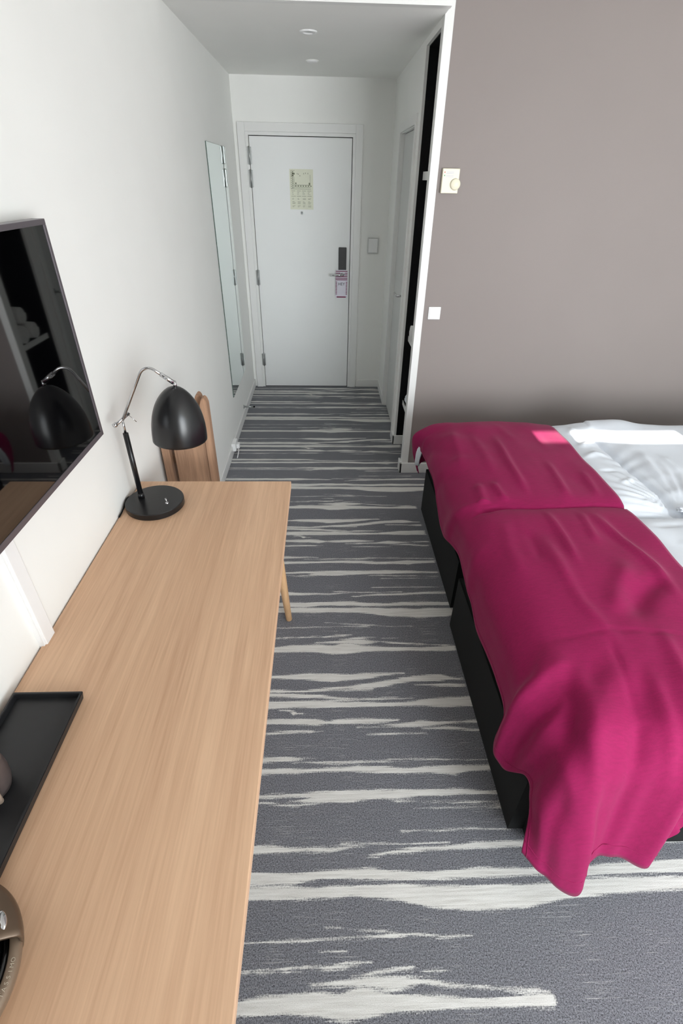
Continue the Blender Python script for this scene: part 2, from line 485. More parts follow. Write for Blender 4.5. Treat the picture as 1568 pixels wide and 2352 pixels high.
# carpet bands of one pattern repeat: (x, y_low, y_high) points of every light band, metres
PERIOD = 1.166
STRIPES = [[(-0.228,0.609,0.64),(-0.097,0.606,0.637),(-0.02,0.617,0.642),(0.142,0.615,0.644),(0.201,0.611,0.635),(0.32,0.609,0.629),(0.443,0.612,0.636),(0.626,0.611,0.635),(0.825,0.61,0.635),(0.944,0.61,0.638),(1.126,0.611,0.645)],[(-0.229,0.571,0.605),(-0.096,0.569,0.601),(0.102,0.571,0.598),(0.214,0.56,0.599),(0.311,0.539,0.595),(0.458,0.528,0.589),(0.486,0.528,0.591),(0.591,0.533,0.591),(0.716,0.551,0.594),(0.867,0.56,0.601),(1.096,0.565,0.597)],[(-0.228,0.69,0.713),(-0.163,0.691,0.713),(-0.101,0.693,0.706),(0.023,0.692,0.702),(0.079,0.702,0.705),(0.098,0.705,0.705)],[(0.17,0.676,0.68),(0.196,0.683,0.689),(0.271,0.683,0.698),(0.397,0.688,0.701),(0.46,0.691,0.704),(0.526,0.692,0.71),(0.62,0.692,0.709)],[(0.079,0.713,0.716),(0.273,0.705,0.708),(0.368,0.709,0.711)],[(-0.226,0.86,0.869),(-0.096,0.86,0.875),(0.026,0.851,0.878),(0.119,0.846,0.879),(0.243,0.848,0.88),(0.337,0.852,0.88),(0.462,0.856,0.877),(0.587,0.858,0.867)],[(-0.096,0.844,0.848),(-0.06,0.841,0.859),(0.088,0.842,0.856),(0.118,0.846,0.851)],[(0.271,0.838,0.843),(0.394,0.833,0.837),(0.578,0.828,0.831)],[(-0.204,0.841,0.845),(-0.095,0.828,0.834),(-0.071,0.835,0.838)],[(0.328,0.814,0.817),(0.573,0.813,0.816)],[(-0.228,0.94,0.962),(-0.114,0.943,0.962),(-0.036,0.947,0.962),(0.06,0.946,0.962),(0.124,0.944,0.967),(0.222,0.939,0.962),(0.285,0.933,0.953),(0.382,0.936,0.955),(0.468,0.927,0.964),(0.514,0.939,0.961),(0.586,0.94,0.961)],[(-0.229,0.984,1.006),(-0.134,0.989,1.003),(-0.07,0.996,0.998)],[(-0.089,0.979,0.982),(-0.004,0.976,0.984),(0.224,0.978,0.985),(0.251,0.981,0.982)],[(-0.23,1.097,1.102),(-0.176,1.098,1.108),(-0.052,1.099,1.108),(-0.038,1.104,1.105)],[(0.195,1.089,1.092),(0.27,1.086,1.093),(0.36,1.087,1.089)],[(-0.228,1.14,1.16),(-0.108,1.134,1.16),(-0.039,1.129,1.156),(0.01,1.136,1.146),(0.045,1.133,1.152),(0.172,1.134,1.158),(0.264,1.142,1.15)],[(0.156,1.118,1.121),(0.288,1.117,1.13),(0.381,1.117,1.145),(0.452,1.123,1.136),(0.508,1.129,1.134),(0.581,1.132,1.141)],[(0.412,1.107,1.111),(0.482,1.104,1.115),(0.578,1.094,1.103)],[(-0.228,1.207,1.239),(-0.04,1.207,1.242),(0.104,1.209,1.233),(0.213,1.207,1.227),(0.322,1.209,1.225),(0.396,1.207,1.236),(0.507,1.201,1.247),(0.581,1.204,1.249)],[(-0.232,1.26,1.279),(-0.04,1.252,1.269),(0.098,1.244,1.25)],[(0.076,1.236,1.241),(0.179,1.24,1.248),(0.29,1.242,1.249),(0.326,1.243,1.245)],[(-0.226,1.282,1.296),(-0.092,1.278,1.29),(0.033,1.288,1.302),(0.168,1.287,1.296)],[(-0.147,1.196,1.2),(-0.132,1.173,1.199),(-0.122,1.177,1.193),(-0.118,1.183,1.185)],[(-0.224,1.354,1.361),(-0.118,1.345,1.371),(0.034,1.33,1.37),(0.11,1.337,1.367),(0.188,1.344,1.372),(0.312,1.367,1.372)],[(0.018,1.295,1.3),(0.146,1.293,1.314),(0.26,1.306,1.331),(0.377,1.326,1.353),(0.494,1.329,1.36),(0.562,1.333,1.34)],[(0.41,1.306,1.311),(0.569,1.296,1.31)],[(-0.225,1.494,1.519),(-0.157,1.493,1.53),(-0.026,1.487,1.532),(0.04,1.475,1.527),(0.093,1.478,1.542),(0.172,1.488,1.523),(0.304,1.491,1.515),(0.436,1.491,1.508),(0.569,1.487,1.517)],[(-0.013,1.542,1.548),(0.108,1.539,1.559),(0.174,1.529,1.558),(0.254,1.543,1.551),(0.34,1.531,1.54),(0.54,1.519,1.524)],[(0.101,1.557,1.564),(0.136,1.562,1.572),(0.203,1.571,1.574)],[(-0.22,1.575,1.577),(-0.216,1.571,1.58),(-0.21,1.572,1.579),(-0.208,1.575,1.576)],[(-0.186,1.574,1.576),(-0.183,1.571,1.58),(-0.177,1.572,1.579),(-0.174,1.574,1.576)],[(-0.163,1.576,1.577),(-0.16,1.572,1.581),(-0.154,1.573,1.58),(-0.151,1.576,1.577)],[(-0.141,1.572,1.574),(-0.138,1.568,1.577),(-0.132,1.569,1.576),(-0.129,1.572,1.573)],[(-0.113,1.576,1.578),(-0.109,1.572,1.581),(-0.103,1.573,1.58),(-0.101,1.576,1.577)],[(-0.086,1.58,1.582),(-0.082,1.576,1.585),(-0.076,1.577,1.584),(-0.074,1.58,1.581)],[(-0.064,1.582,1.584),(-0.06,1.579,1.587),(-0.054,1.579,1.586),(-0.052,1.582,1.584)],[(-0.005,1.577,1.579),(-0.002,1.573,1.582),(0.004,1.574,1.581),(0.007,1.577,1.578)],[(0.015,1.578,1.58),(0.018,1.575,1.583),(0.024,1.575,1.582),(0.027,1.578,1.58)],[(0.079,1.588,1.59),(0.083,1.584,1.593),(0.089,1.585,1.592),(0.092,1.588,1.589)],[(0.059,1.582,1.584),(0.062,1.578,1.587),(0.068,1.579,1.586),(0.071,1.582,1.584)],[(0.019,1.614,1.615),(0.022,1.61,1.619),(0.028,1.611,1.618),(0.031,1.613,1.615)],[(0.294,1.565,1.567),(0.298,1.562,1.57),(0.304,1.562,1.569),(0.307,1.565,1.567)],[(0.029,1.666,1.667),(0.319,1.637,1.641),(0.388,1.637,1.639)],[(-0.218,1.635,1.638),(-0.026,1.639,1.642),(0.181,1.64,1.645)],[(0.258,0.988,0.99),(0.423,0.983,0.985),(0.587,0.978,0.981)],[(0.279,0.744,0.748),(0.473,0.746,0.749),(0.589,0.743,0.745)]]


def stripe_field(X, Y):
    """signed distance (m) into the nearest light band"""
    out = np.full(X.shape, -0.04)
    k0, k1 = math.floor((Y.min() - 1.7) / PERIOD), math.ceil((Y.max() - 0.5) / PERIOD)
    for st in STRIPES:
        a = np.array(st)
        wide = a[:, 2].max() - a[:, 1].min()
        lo = np.interp(X, a[:, 0], a[:, 1]); hi = np.interp(X, a[:, 0], a[:, 2])
        # a band that reaches the edge of what the picture shows runs on, others end
        left = 0.0 if a[0, 0] < -0.15 else 1.0
        right = 0.0 if a[-1, 0] > 0.60 else 1.0
        end = np.maximum(left * (a[0, 0] - X), right * (X - a[-1, 0]))
        for k in range(k0, k1 + 1):
            yy = Y - k * PERIOD
            d = np.minimum(yy - lo, hi - yy) + 0.0015
            d = np.minimum(d, -end * 0.6 + 0.02)
            np.maximum(out, np.where(d > -0.04, d, -0.04), out)
    return np.clip(out, -0.04, 0.03)


def grid_mesh(name, P):
    """P: (n, m, 3) array -> quad mesh"""
    n, m_, _ = P.shape
    idx = np.arange(n * m_).reshape(n, m_)
    q = np.stack([idx[:-1, :-1], idx[1:, :-1], idx[1:, 1:], idx[:-1, 1:]], -1).reshape(-1, 4)
    me = bpy.data.meshes.new(name)
    me.vertices.add(n * m_)
    me.vertices.foreach_set('co', P.reshape(-1).astype(np.float32))
    me.loops.add(len(q) * 4)
    me.loops.foreach_set('vertex_index', q.reshape(-1).astype(np.int32))
    me.polygons.add(len(q))
    me.polygons.foreach_set('loop_start', np.arange(0, len(q) * 4, 4, dtype=np.int32))
    me.update(calc_edges=True)
    return me


# ================================================================== SETTING
# floor
fx = np.concatenate([np.arange(-0.72, 1.44, 0.018), np.array([1.6, 2.0, 2.5, XE + 0.02])])
fy = np.concatenate([np.array([YW - 0.02, -0.8, -0.4]), np.arange(-0.2, 5.0, 0.004)])
GX, GY = np.meshgrid(fx, fy, indexing='ij')
me = grid_mesh('floor', np.stack([GX, GY, np.zeros_like(GX)], -1))
att = me.attributes.new('stripe', 'FLOAT', 'POINT')
att.data.foreach_set('value', stripe_field(GX, GY).reshape(-1).astype(np.float32))
fl = link('floor', me, carpet_material())
tag(fl, 'dark grey carpet with uneven pale horizontal stripes', None, kind='structure')


def struct(o, label=None):
    o['kind'] = 'structure'
    if label:
        o['label'] = label
    return o


struct(box('wall_left', (XL - 0.1, YW, 0), (XL, YB + 0.1, ZM), M['wall_white']), 'plain white wall behind the desk')
# wall with the entrance door (opening left for the door)
DL, DR, DT = -0.590, 0.232, 2.040
struct(boxes('wall_back', [((XL, YB, 0), (DL - 0.03, YB + 0.1, ZC)), ((DR + 0.03, YB, 0), (XR + 0.1, YB + 0.1, ZC)),
                           ((DL - 0.03, YB, DT + 0.03), (DR + 0.03, YB + 0.1, ZC))], M['wall_white']), 'white end wall around the entrance door')
# corridor right wall: over the niche, column, over the bathroom door, end piece
N0, N1, JW = 3.205, 3.605, 0.016
B0, B1, BT = 3.745, 4.43, 2.055
struct(boxes('wall_right', [((XR, N0, 2.375), (XR + JW, N1, ZC)), ((XR, N1, 0), (XR + JW, B0, ZC)),
                            ((XR, B0, BT), (XR + 0.1, B1, ZC)), ((XR, B1, 0), (XR + 0.1, YB, ZC))], M['wall_white']), 'white corridor wall around the bathroom door and wardrobe niche')
struct(box('wall_bed', (XR + 0.04, YG, 0), (XE + 0.1, YG + 0.055, ZM), M['wall_grey']), 'taupe grey painted wall beside the bed')
struct(box('trim_1', (XR, YG - 0.004, 0), (XR + 0.044, N0, ZM), M['trim'], bevel=0.002), 'white end post of the taupe grey wall')
struct(box('wall_head', (XE, YW, 0), (XE + 0.1, YG, ZM), M['wall_white']), 'white wall at the head of the beds')
struct(box('ceiling', (XL - 0.1, YW - 0.1, ZM), (XE + 0.1, YG + 0.1, ZM + 0.1), M['ceil']), 'white ceiling of the bedroom')
struct(box('ceiling_corridor', (XL, 3.02, ZC), (XR + 0.002, YB + 0.1, ZC + 0.06), M['ceil']), 'lowered white ceiling of the entrance corridor')
struct(box('trim_2', (XL, 3.005, ZC - 0.002), (XR + 0.003, 3.05, ZM), M['trim']), 'white header edge of the lowered corridor ceiling')
# black niche lining
struct(boxes('wall_niche', [((1.14, N0, 0), (1.2, N1, ZC)), ((XR + JW, N1 - 0.001, 0), (1.2, N1 + 0.06, ZC)),
                            ((XR + 0.044, YG + 0.055, 0), (1.2, N0, ZC)), ((XR + JW, N0, 2.37), (1.14, N1, 2.40))], M['niche']), 'black inside of the open wardrobe niche')

# baseboards
BH = 0.072
struct(box('baseboard_left', (XL, YW, 0), (XL + 0.012, YB, BH), M['trim'], bevel=0.003), 'white baseboard along the left wall')
struct(box('baseboard_back', (DR + 0.09, YB - 0.012, 0), (XR, YB, BH), M['trim'], bevel=0.003), 'white baseboard right of the entrance door')
struct(box('baseboard_right', (XR - 0.012, B1 + 0.045, 0), (XR, YB - 0.012, BH), M['trim'], bevel=0.003), 'white baseboard beside the bathroom door')
struct(boxes('baseboard_niche', [((XR - 0.014, N1 - 0.014, 0), (1.14, N1 - 0.0005, BH + 0.004)), ((XR - 0.014, N1 - 0.014, 0), (XR, B0 - 0.045, BH + 0.004))], M['trim'], bevel=0.003), 'white baseboard around the column and far side of the niche')
struct(boxes('baseboard_bed', [((XR - 0.016, YG - 0.020, 0), (XE, YG - 0.004, BH + 0.006)), ((XR - 0.016, YG - 0.020, 0), (XR, N0 + 0.01, BH + 0.006))], M['trim'], bevel=0.003), 'white baseboard around the post and along the taupe wall')

# ---- window wall behind the camera: wide window, added sun blocker with open gap above
W0, W1, WS, WT = 0.92, 2.98, 0.30, 2.495
wall_w = boxes('wall_window', [((XL - 0.1, YW - 0.1, 0), (W0, YW, ZM)), ((W1, YW - 0.1, 0), (XE + 0.1, YW, ZM)),
                               ((W0, YW - 0.1, 0), (W1, YW, WS)), ((W0, YW - 0.1, WT), (W1, YW, ZM))], M['wall_white'])
struct(wall_w, 'white wall around the wide window')
wn_e = bpy.data.objects.new('window_1', None); COL.objects.link(wn_e); wn_e.location = ((W0 + W1) / 2, YW, WS)
struct(wn_e, 'wide white-framed window with added sun-blocking panel')
boxes('window_frame', [((W0, YW - 0.09, WS), (W0 + 0.05, YW - 0.03, WT)), ((W1 - 0.05, YW - 0.09, WS), (W1, YW - 0.03, WT)),
                       ((W0, YW - 0.09, WS), (W1, YW - 0.03, WS + 0.05))], M['trim'], wn_e)
for a, b in ((W0 + 0.05, 1.135), (1.285, 1.365), (1.475, 1.505), (1.965, W1 - 0.05)):
    box('sun_slot_blocker', (a, YW - 0.085, 2.35), (b, YW - 0.035, WT), M['trim'], wn_e)  # added unseen blocks that split the sun strip into separate patches
box('sun_blocker', (W0 + 0.04, YW - 0.03, WS + 0.02), (W1 - 0.04, YW - 0.02, 2.412), M['linen'], wn_e)  # added unseen panel, stops the sun except for a strip over its top


# ================================================================== ENTRANCE DOOR
d1 = bpy.data.objects.new('door_1', None); COL.objects.link(d1); d1.location = ((DL + DR) / 2, YB, 0)
struct(d1, 'white flush entrance door with lever handle and notice')
box('door_leaf', (DL, YB - 0.004, 0.006), (DR, YB + 0.04, DT), M['door'], d1, bevel=0.002)
boxes('architrave', [((DL - 0.086, YB - 0.022, 0), (DL - 0.028, YB + 0.001, 2.126)), ((DR + 0.028, YB - 0.022, 0), (DR + 0.086, YB + 0.001, 2.126)),
                     ((DL - 0.028, YB - 0.022, 2.068), (DR + 0.028, YB + 0.001, 2.126))], M['trim'], d1, bevel=0.002)
boxes('jamb', [((DL - 0.0285, YB - 0.012, 0), (DL - 0.004, YB + 0.09, 2.068)), ((DR + 0.005, YB - 0.012, 0), (DR + 0.0285, YB + 0.09, 2.068)),
               ((DL - 0.004, YB - 0.012, DT + 0.005), (DR + 0.005, YB + 0.09, 2.068))], M['trim'], d1, bevel=0.001)
box('gap_shade_backing', (DL - 0.01, YB + 0.05, 0), (DR + 0.01, YB + 0.088, DT + 0.02), M['gap_shade'], d1)  # dark sheet behind the leaf, paints the shade in the gap around it
for z0, z1 in ((1.856, 1.970), (1.699, 1.818), (0.954, 1.076), (0.217, 0.333)):
    h = box('hinge', (DL - 0.020, YB - 0.016, z0), (DL + 0.012, YB - 0.0035, z1), M['steel'], d1, bevel=0.002)
    tube('hinge_pin', [(DL - 0.003, YB - 0.019, z0 - 0.004), (DL - 0.003, YB - 0.019, z1 + 0.004)], 0.0065, M['steel'], h, 10)
lk = box('lock_plate', (0.134, YB - 0.022, 1.08), (0.203, YB - 0.0035, 1.268), M['black_plastic'], d1, bevel=0.004)
box('reader_window', (0.152, YB - 0.0235, 1.115), (0.184, YB - 0.0215, 1.235), M['black_plastic'], lk, bevel=0.0006)
hd = tube('lever_handle', [(0.172, YB - 0.004, 1.054), (0.172, YB - 0.055, 1.054), (0.160, YB - 0.064, 1.053), (0.14, YB - 0.066, 1.052), (0.055, YB - 0.066, 1.050)], 0.0088, M['chrome'], d1, 14)
lathe('rosette', [(0, 0), (0.024, 0), (0.024, 0.008), (0.02, 0.011), (0, 0.011)], (0.172, YB - 0.0035, 1.054), M['steel'], d1, 28, (0, -1, 0))
pp = lathe('peephole', [(0.004, 0.002), (0.006, 0.006), (0.0105, 0.006), (0.0125, 0.003), (0.0125, 0)], (-0.184, YB - 0.0035, 1.523), M['steel'], d1, 24, (0, -1, 0))
lathe('lens', [(0.0, 0.0045), (0.003, 0.004), (0.0058, 0.003)], (-0.184, YB - 0.0035, 1.523), M['gloss_black'], pp, 20, (0, -1, 0))

# notice on the door
ev = empty('evacuation_plan', (-0.182, YB - 0.004, 1.548), 'pale green printed evacuation plan sheet fixed to the entrance door', 'notice')
box('sheet', (-0.279, YB - 0.0055, 1.548), (-0.085, YB - 0.0042, 1.830), M['paper'], ev)
bm = bmesh.new()
rng = random.Random(4)


def print_q(x0, x1, z0, z1):
    add_box(bm, (-0.279 + x0, YB - 0.0058, 1.548 + z0), (-0.279 + x1, YB - 0.0054, 1.548 + z1))


# U-shaped floor plan, room cells along the corridor
print_q(0.010, 0.044, 0.270, 0.272); print_q(0.010, 0.012, 0.145, 0.270)
print_q(0.030, 0.032, 0.145, 0.268); print_q(0.037, 0.039, 0.150, 0.230)
for k in range(9):
    print_q(0.010, 0.022, 0.147 + k * 0.0135, 0.149 + k * 0.0135)
    print_q(0.020, 0.029, 0.150 + k * 0.0135, 0.157 + k * 0.0135)
print_q(0.022, 0.044, 0.244, 0.256); print_q(0.018, 0.034, 0.232, 0.241)
print_q(0.040, 0.172, 0.171, 0.174); print_q(0.040, 0.172, 0.159, 0.161); print_q(0.012, 0.176, 0.143, 0.145)
for k in range(13):
    print_q(0.042 + k * 0.0105, 0.0435 + k * 0.0105, 0.143, 0.160)
    if k % 2 == 0: print_q(0.045 + k * 0.0105, 0.054 + k * 0.0105, 0.162, 0.170)
print_q(0.158, 0.170, 0.172, 0.190); print_q(0.046, 0.056, 0.178, 0.190); print_q(0.168, 0.170, 0.172, 0.245)
for x, z in ((0.062, 0.246), (0.072, 0.243), (0.084, 0.232), (0.115, 0.247), (0.13, 0.25), (0.15, 0.248)):
    print_q(x, x + 0.004, z, z + 0.009)
for c in range(4):
    x0 = 0.012 + c * 0.044
    print_q(x0, x0 + 0.034, 0.131, 0.1335); print_q(x0, x0 + 0.036, 0.094, 0.0965)
    for r in range(3):
        print_q(x0 + 0.004, x0 + 0.014 + 0.014 * rng.random(), 0.122 - r * 0.008, 0.1238 - r * 0.008)
    for r in range(9):
        if r in (2, 6): continue
        print_q(x0 + 0.006, x0 + 0.016 + 0.018 * rng.random(), 0.078 - r * 0.0075, 0.0802 - r * 0.0075)
bm_obj('printed_lines', bm, M['ink'], ev)

# door hanger on the handle
dh = empty('door_hanger', (0.162, YB - 0.03, 0.855), 'white card with magenta stripes hanging on the entrance door lever', 'door hanger')
bm = bmesh.new()
hx0, hx1, hz0, hz1, yy = 0.108, 0.216, 0.855, 1.090, YB - 0.030
outer = []
for cx, cz, a0 in ((hx1 - 0.016, hz1 - 0.016, 0), (hx0 + 0.016, hz1 - 0.016, 90), (hx0 + 0.016, hz0 + 0.016, 180), (hx1 - 0.016, hz0 + 0.016, 270)):
    for k in range(6):
        a = math.radians(a0 + k * 18)
        outer.append((cx + 0.016 * math.cos(a), cz + 0.016 * math.sin(a)))
hole = [(0.172 + 0.017 * math.cos(-2 * math.pi * k / 24 + 0.4), 1.054 + 0.017 * math.sin(-2 * math.pi * k / 24 + 0.4)) for k in range(24)]
vo = [bm.verts.new((x, yy, z)) for x, z in outer]
vh = [bm.verts.new((x, yy, z)) for x, z in hole]
eo = [bm.edges.new((vo[i], vo[(i + 1) % len(vo)])) for i in range(len(vo))]
eh = [bm.edges.new((vh[i], vh[(i + 1) % len(vh)])) for i in range(len(vh))]
r = bmesh.ops.triangle_fill(bm, use_beauty=True, edges=eo + eh)
ext = bmesh.ops.extrude_face_region(bm, geom=list(bm.faces))
for v in [g for g in ext['geom'] if isinstance(g, bmesh.types.BMVert)]:
    v.co.y += 0.001
bm_obj('card', bm, M['card'], dh)
bm = bmesh.new()
for k, z in enumerate((1.075, 1.033, 1.019, 1.006)):
    add_box(bm, (hx0 + 0.001, yy - 0.0006, z), (hx1 - 0.001, yy - 0.0002, z + 0.0065))
for z in (1.061, 1.047):
    add_box(bm, (0.192, yy - 0.0006, z), (hx1 - 0.001, yy - 0.0002, z + 0.006))
    add_box(bm, (hx0 + 0.001, yy - 0.0006, z), (0.152, yy - 0.0002, z + 0.006))
for k in range(9):
    z = 0.886 + k * 0.0125
    add_box(bm, (hx0 + 0.001, yy - 0.0006, z), (hx0 + 0.014, yy - 0.0002, z + 0.006))
    add_box(bm, (hx1 - 0.014, yy - 0.0006, z), (hx1 - 0.001, yy - 0.0002, z + 0.006))
add_box(bm, (hx0 + 0.012, yy - 0.0006, 0.858), (hx1 - 0.012, yy - 0.0002, 0.868))
bm_obj('magenta_stripes', bm, M['magenta'], dh)
MT = Matrix.Translation
text('word', 'HEY', 0.034, M['ink_black'], dh, MT((0.162, yy - 0.0004, 0.972)) @ Matrix.Rotation(math.radians(90), 4, 'X'))

# bathroom door in the corridor's right wall
d2 = bpy.data.objects.new('door_2', None); COL.objects.link(d2); d2.location = (XR, (B0 + B1) / 2, 0)
struct(d2, 'pale grey bathroom door with small lever handle')
box('door_leaf', (XR + 0.024, B0 + 0.012, 0.006), (XR + 0.062, B1 - 0.012, BT - 0.014), M['door_grey'], d2, bevel=0.002)
boxes('architrave', [((XR - 0.012, B0 - 0.045, 0), (XR + 0.001, B0 + 0.006, BT + 0.045)), ((XR - 0.012, B1 - 0.006, 0), (XR + 0.001, B1 + 0.045, BT + 0.045)),
                     ((XR - 0.012, B0 + 0.006, BT - 0.006), (XR + 0.001, B1 - 0.006, BT + 0.045))], M['trim'], d2, bevel=0.002)
boxes('jamb', [((XR + 0.0005, B0, 0), (XR + 0.098, B0 + 0.010, BT)), ((XR + 0.0005, B1 - 0.010, 0), (XR + 0.098, B1, BT)),
               ((XR + 0.0005, B0 + 0.010, BT - 0.011), (XR + 0.098, B1 - 0.010, BT))], M['trim'], d2)
box('gap_shade_backing', (XR + 0.07, B0, 0), (XR + 0.098, B1, BT), M['gap_shade'], d2)  # same dark sheet, gap shade painted behind this leaf
tube('lever_handle', [(XR + 0.024, 3.815, 1.075), (XR - 0.026, 3.815, 1.075), (XR - 0.034, 3.823, 1.075), (XR - 0.036, 3.84, 1.075), (XR - 0.036, 3.935, 1.075)], 0.0075, M['chrome'], d2, 12)
lathe('rosette', [(0, 0), (0.022, 0), (0.022, 0.007), (0, 0.009)], (XR + 0.0235, 3.815, 1.075), M['steel'], d2, 24, (-1, 0, 0))

# ceiling fittings
for k, (x, y, r0, lab) in enumerate(((-0.076, 3.549, 0.047, 'round white recessed downlight in the corridor ceiling nearer the room'),)):
    dl = empty('downlight', (x, y, ZC), lab, 'ceiling light')
    lathe('ring', [(r0 * 0.55, 0.0), (r0 * 0.6, -0.006), (r0 * 0.92, -0.006), (r0, -0.003), (r0, 0.0)], (x, y, ZC), M['white_plastic'], dl, 36)
    lathe('lens', [(0.0, -0.0015), (r0 * 0.56, -0.0015)], (x, y, ZC), M['steel'], dl, 30)
dl = empty('smoke_detector', (-0.070, 4.322, ZC), 'small flat white detector disc on the corridor ceiling near the door', 'detector')
lathe('housing', [(0.0, -0.010), (0.028, -0.010), (0.036, -0.006), (0.038, 0.0)], (-0.070, 4.322, ZC), M['white_plastic'], dl, 32)
lathe('base_ring', [(0.036, -0.003), (0.043, -0.003), (0.043, 0.0)], (-0.070, 4.322, ZC), M['ceil'], dl, 32)

# ================================================================== WALL FITTINGS
sw = empty('light_switch', (0.436, YB, 1.285), 'white tall light switch plate on the wall right of the entrance door', 'switch')
box('plate', (0.388, YB - 0.012, 1.222), (0.484, YB + 0.0005, 1.348), M['shaded_plate'], sw, bevel=0.003)  # plate coloured darker to draw the shadow edge around the switch
box('rocker', (0.397, YB - 0.016, 1.232), (0.475, YB - 0.0115, 1.338), M['white_plastic'], sw, bevel=0.002)
sw = empty('light_switch', (0.672, YG, 1.104), 'small square white switch low on the taupe wall near the post', 'switch')
box('plate', (0.634, YG - 0.008, 1.068), (0.708, YG + 0.0005, 1.140), M['white_plastic'], sw, bevel=0.003)
box('rocker', (0.641, YG - 0.011, 1.075), (0.701, YG - 0.0075, 1.133), M['white_plastic'], sw, bevel=0.002)
th = empty('thermostat', (0.672, YG, 1.77), 'cream wall thermostat with round dial on the taupe wall', 'thermostat')
box('housing', (0.626, YG - 0.024, 1.716), (0.716, YG + 0.0005, 1.826), M['cream_plastic'], th, bevel=0.003)
lathe('dial', [(0.0, 0.013), (0.022, 0.013), (0.026, 0.010), (0.027, 0.0)], (0.698, YG - 0.023, 1.757), M['cream_plastic'], th, 36, (0, -1, 0))
box('red_mark', (0.635, YG - 0.0246, 1.806), (0.639, YG - 0.0236, 1.812), M['red_dot'], th)
box('green_mark', (0.635, YG - 0.0246, 1.792), (0.639, YG - 0.0236, 1.798), M['green_dot'], th)
bm = bmesh.new()
for z in (1.809, 1.803, 1.795, 1.789):
    add_box(bm, (0.645, YG - 0.0245, z), (0.685, YG - 0.0237, z + 0.0016))
bm_obj('printed_lines', bm, M['ink_pale'], th)

mr = empty('wall_mirror', (XL, 4.045, 0.345), 'tall frameless mirror on the left wall beside the entrance door', 'mirror')
box('glass_edge', (XL + 0.001, 3.70, 0.345), (XL + 0.0055, 4.395, 1.945), M['mirror_edge'], mr)
box('mirror_face', (XL + 0.0055, 3.7015, 0.3465), (XL + 0.0062, 4.3935, 1.9435), M['mirror'], mr)

ds = empty('door_stopper', (XL, 4.134, 0.095), 'steel rod door stopper with black tip low on the left wall', 'door stopper')
tube('rod', [(XL, 4.134, 0.095), (XL + 0.085, 4.134, 0.095)], 0.0065, M['steel'], ds, 14)
tube('rubber_tip', [(XL + 0.085, 4.134, 0.095), (XL + 0.098, 4.134, 0.095)], 0.0075, M['rubber'], ds, 14)
lathe('base_disc', [(0.017, 0), (0.017, 0.004), (0.0, 0.005)], (XL, 4.134, 0.095), M['steel'], ds, 20, (1, 0, 0))

sk = empty('wall_socket', (XL, 3.45, 0.03), 'white power socket with plug at the left baseboard', 'socket')
box('socket_box', (XL + 0.0005, 3.40, 0.03), (XL + 0.034, 3.505, 0.092), M['white_plastic'], sk, bevel=0.004)
box('plug', (XL + 0.034, 3.425, 0.04), (XL + 0.058, 3.465, 0.080), M['white_plastic'], sk, bevel=0.006)
tube('cord', [(XL + 0.05, 3.428, 0.05), (XL + 0.054, 3.40, 0.036), (XL + 0.052, 3.37, 0.02), (XL + 0.05, 3.34, 0.008)], 0.0035, M['white_plastic'], sk, 8)

cd = empty('cable_duct', (XL, 0.872, DH), 'narrow white vertical cable duct on the wall below the television', 'cable duct')
box('cover', (XL + 0.0003, 0.853, 0.79), (XL + 0.017, 0.893, 1.20), M['white_plastic'], cd, bevel=0.002)
box('side_rail', (XL + 0.0003, 0.847, 0.79), (XL + 0.012, 0.853, 1.20), M['white_plastic'], cd)

# ================================================================== TELEVISION
tv = empty('television', (XL, 0.885, 1.14), 'flat black television hung on the white wall above the desk', 'television')
TX, TY0, TY1, TZ0, TZ1 = -0.658, 0.41, 1.372, 1.128, 1.683
box('back_housing', (XL + 0.002, TY0 + 0.08, TZ0 + 0.07), (TX - 0.028, TY1 - 0.08, TZ1 - 0.07), M['black_plastic'], tv, bevel=0.004)
bm = bmesh.new()
bz = 0.012
for lo, hi in (((TX - 0.03, TY0, TZ0), (TX, TY1, TZ0 + bz + 0.003)), ((TX - 0.03, TY0, TZ1 - bz), (TX, TY1, TZ1)),
               ((TX - 0.03, TY0, TZ0 + bz + 0.003), (TX, TY0 + bz, TZ1 - bz)), ((TX - 0.03, TY1 - bz, TZ0 + bz + 0.003), (TX, TY1, TZ1 - bz))):
    add_box(bm, lo, hi, 0.0008, 1)
bm_obj('bezel', bm, M['tv_bezel'], tv)
box('screen', (TX - 0.028, TY0 + bz - 0.001, TZ0 + bz + 0.002), (TX - 0.002, TY1 - bz + 0.001, TZ1 - bz + 0.001), M['tv_glass'], tv)

# ================================================================== WARDROBE SHELVES AND CONTENTS
SF = XR + 0.042
for z0, z1, lab in ((1.772, 1.815, 'white hat shelf high in the black wardrobe niche'),
                    (0.815, 0.850, 'white shelf holding rolled towels in the wardrobe niche'),
                    (0.335, 0.370, 'low white shelf in the wardrobe niche holding a spare pillow')):
    s = empty('wardrobe_shelf', (0.88, (N0 + N1) / 2, z0), lab, 'shelf', 'shelves in the wardrobe niche')
    box('board', (SF + 0.004, N0 + 0.001, z0 + 0.002), (1.139, N1 - 0.002, z1 - 0.001), M['niche'], s)
    box('front_edge', (SF, N0 + 0.001, z0), (SF + 0.005, N1 - 0.002, z1), M['trim'], s, bevel=0.001)


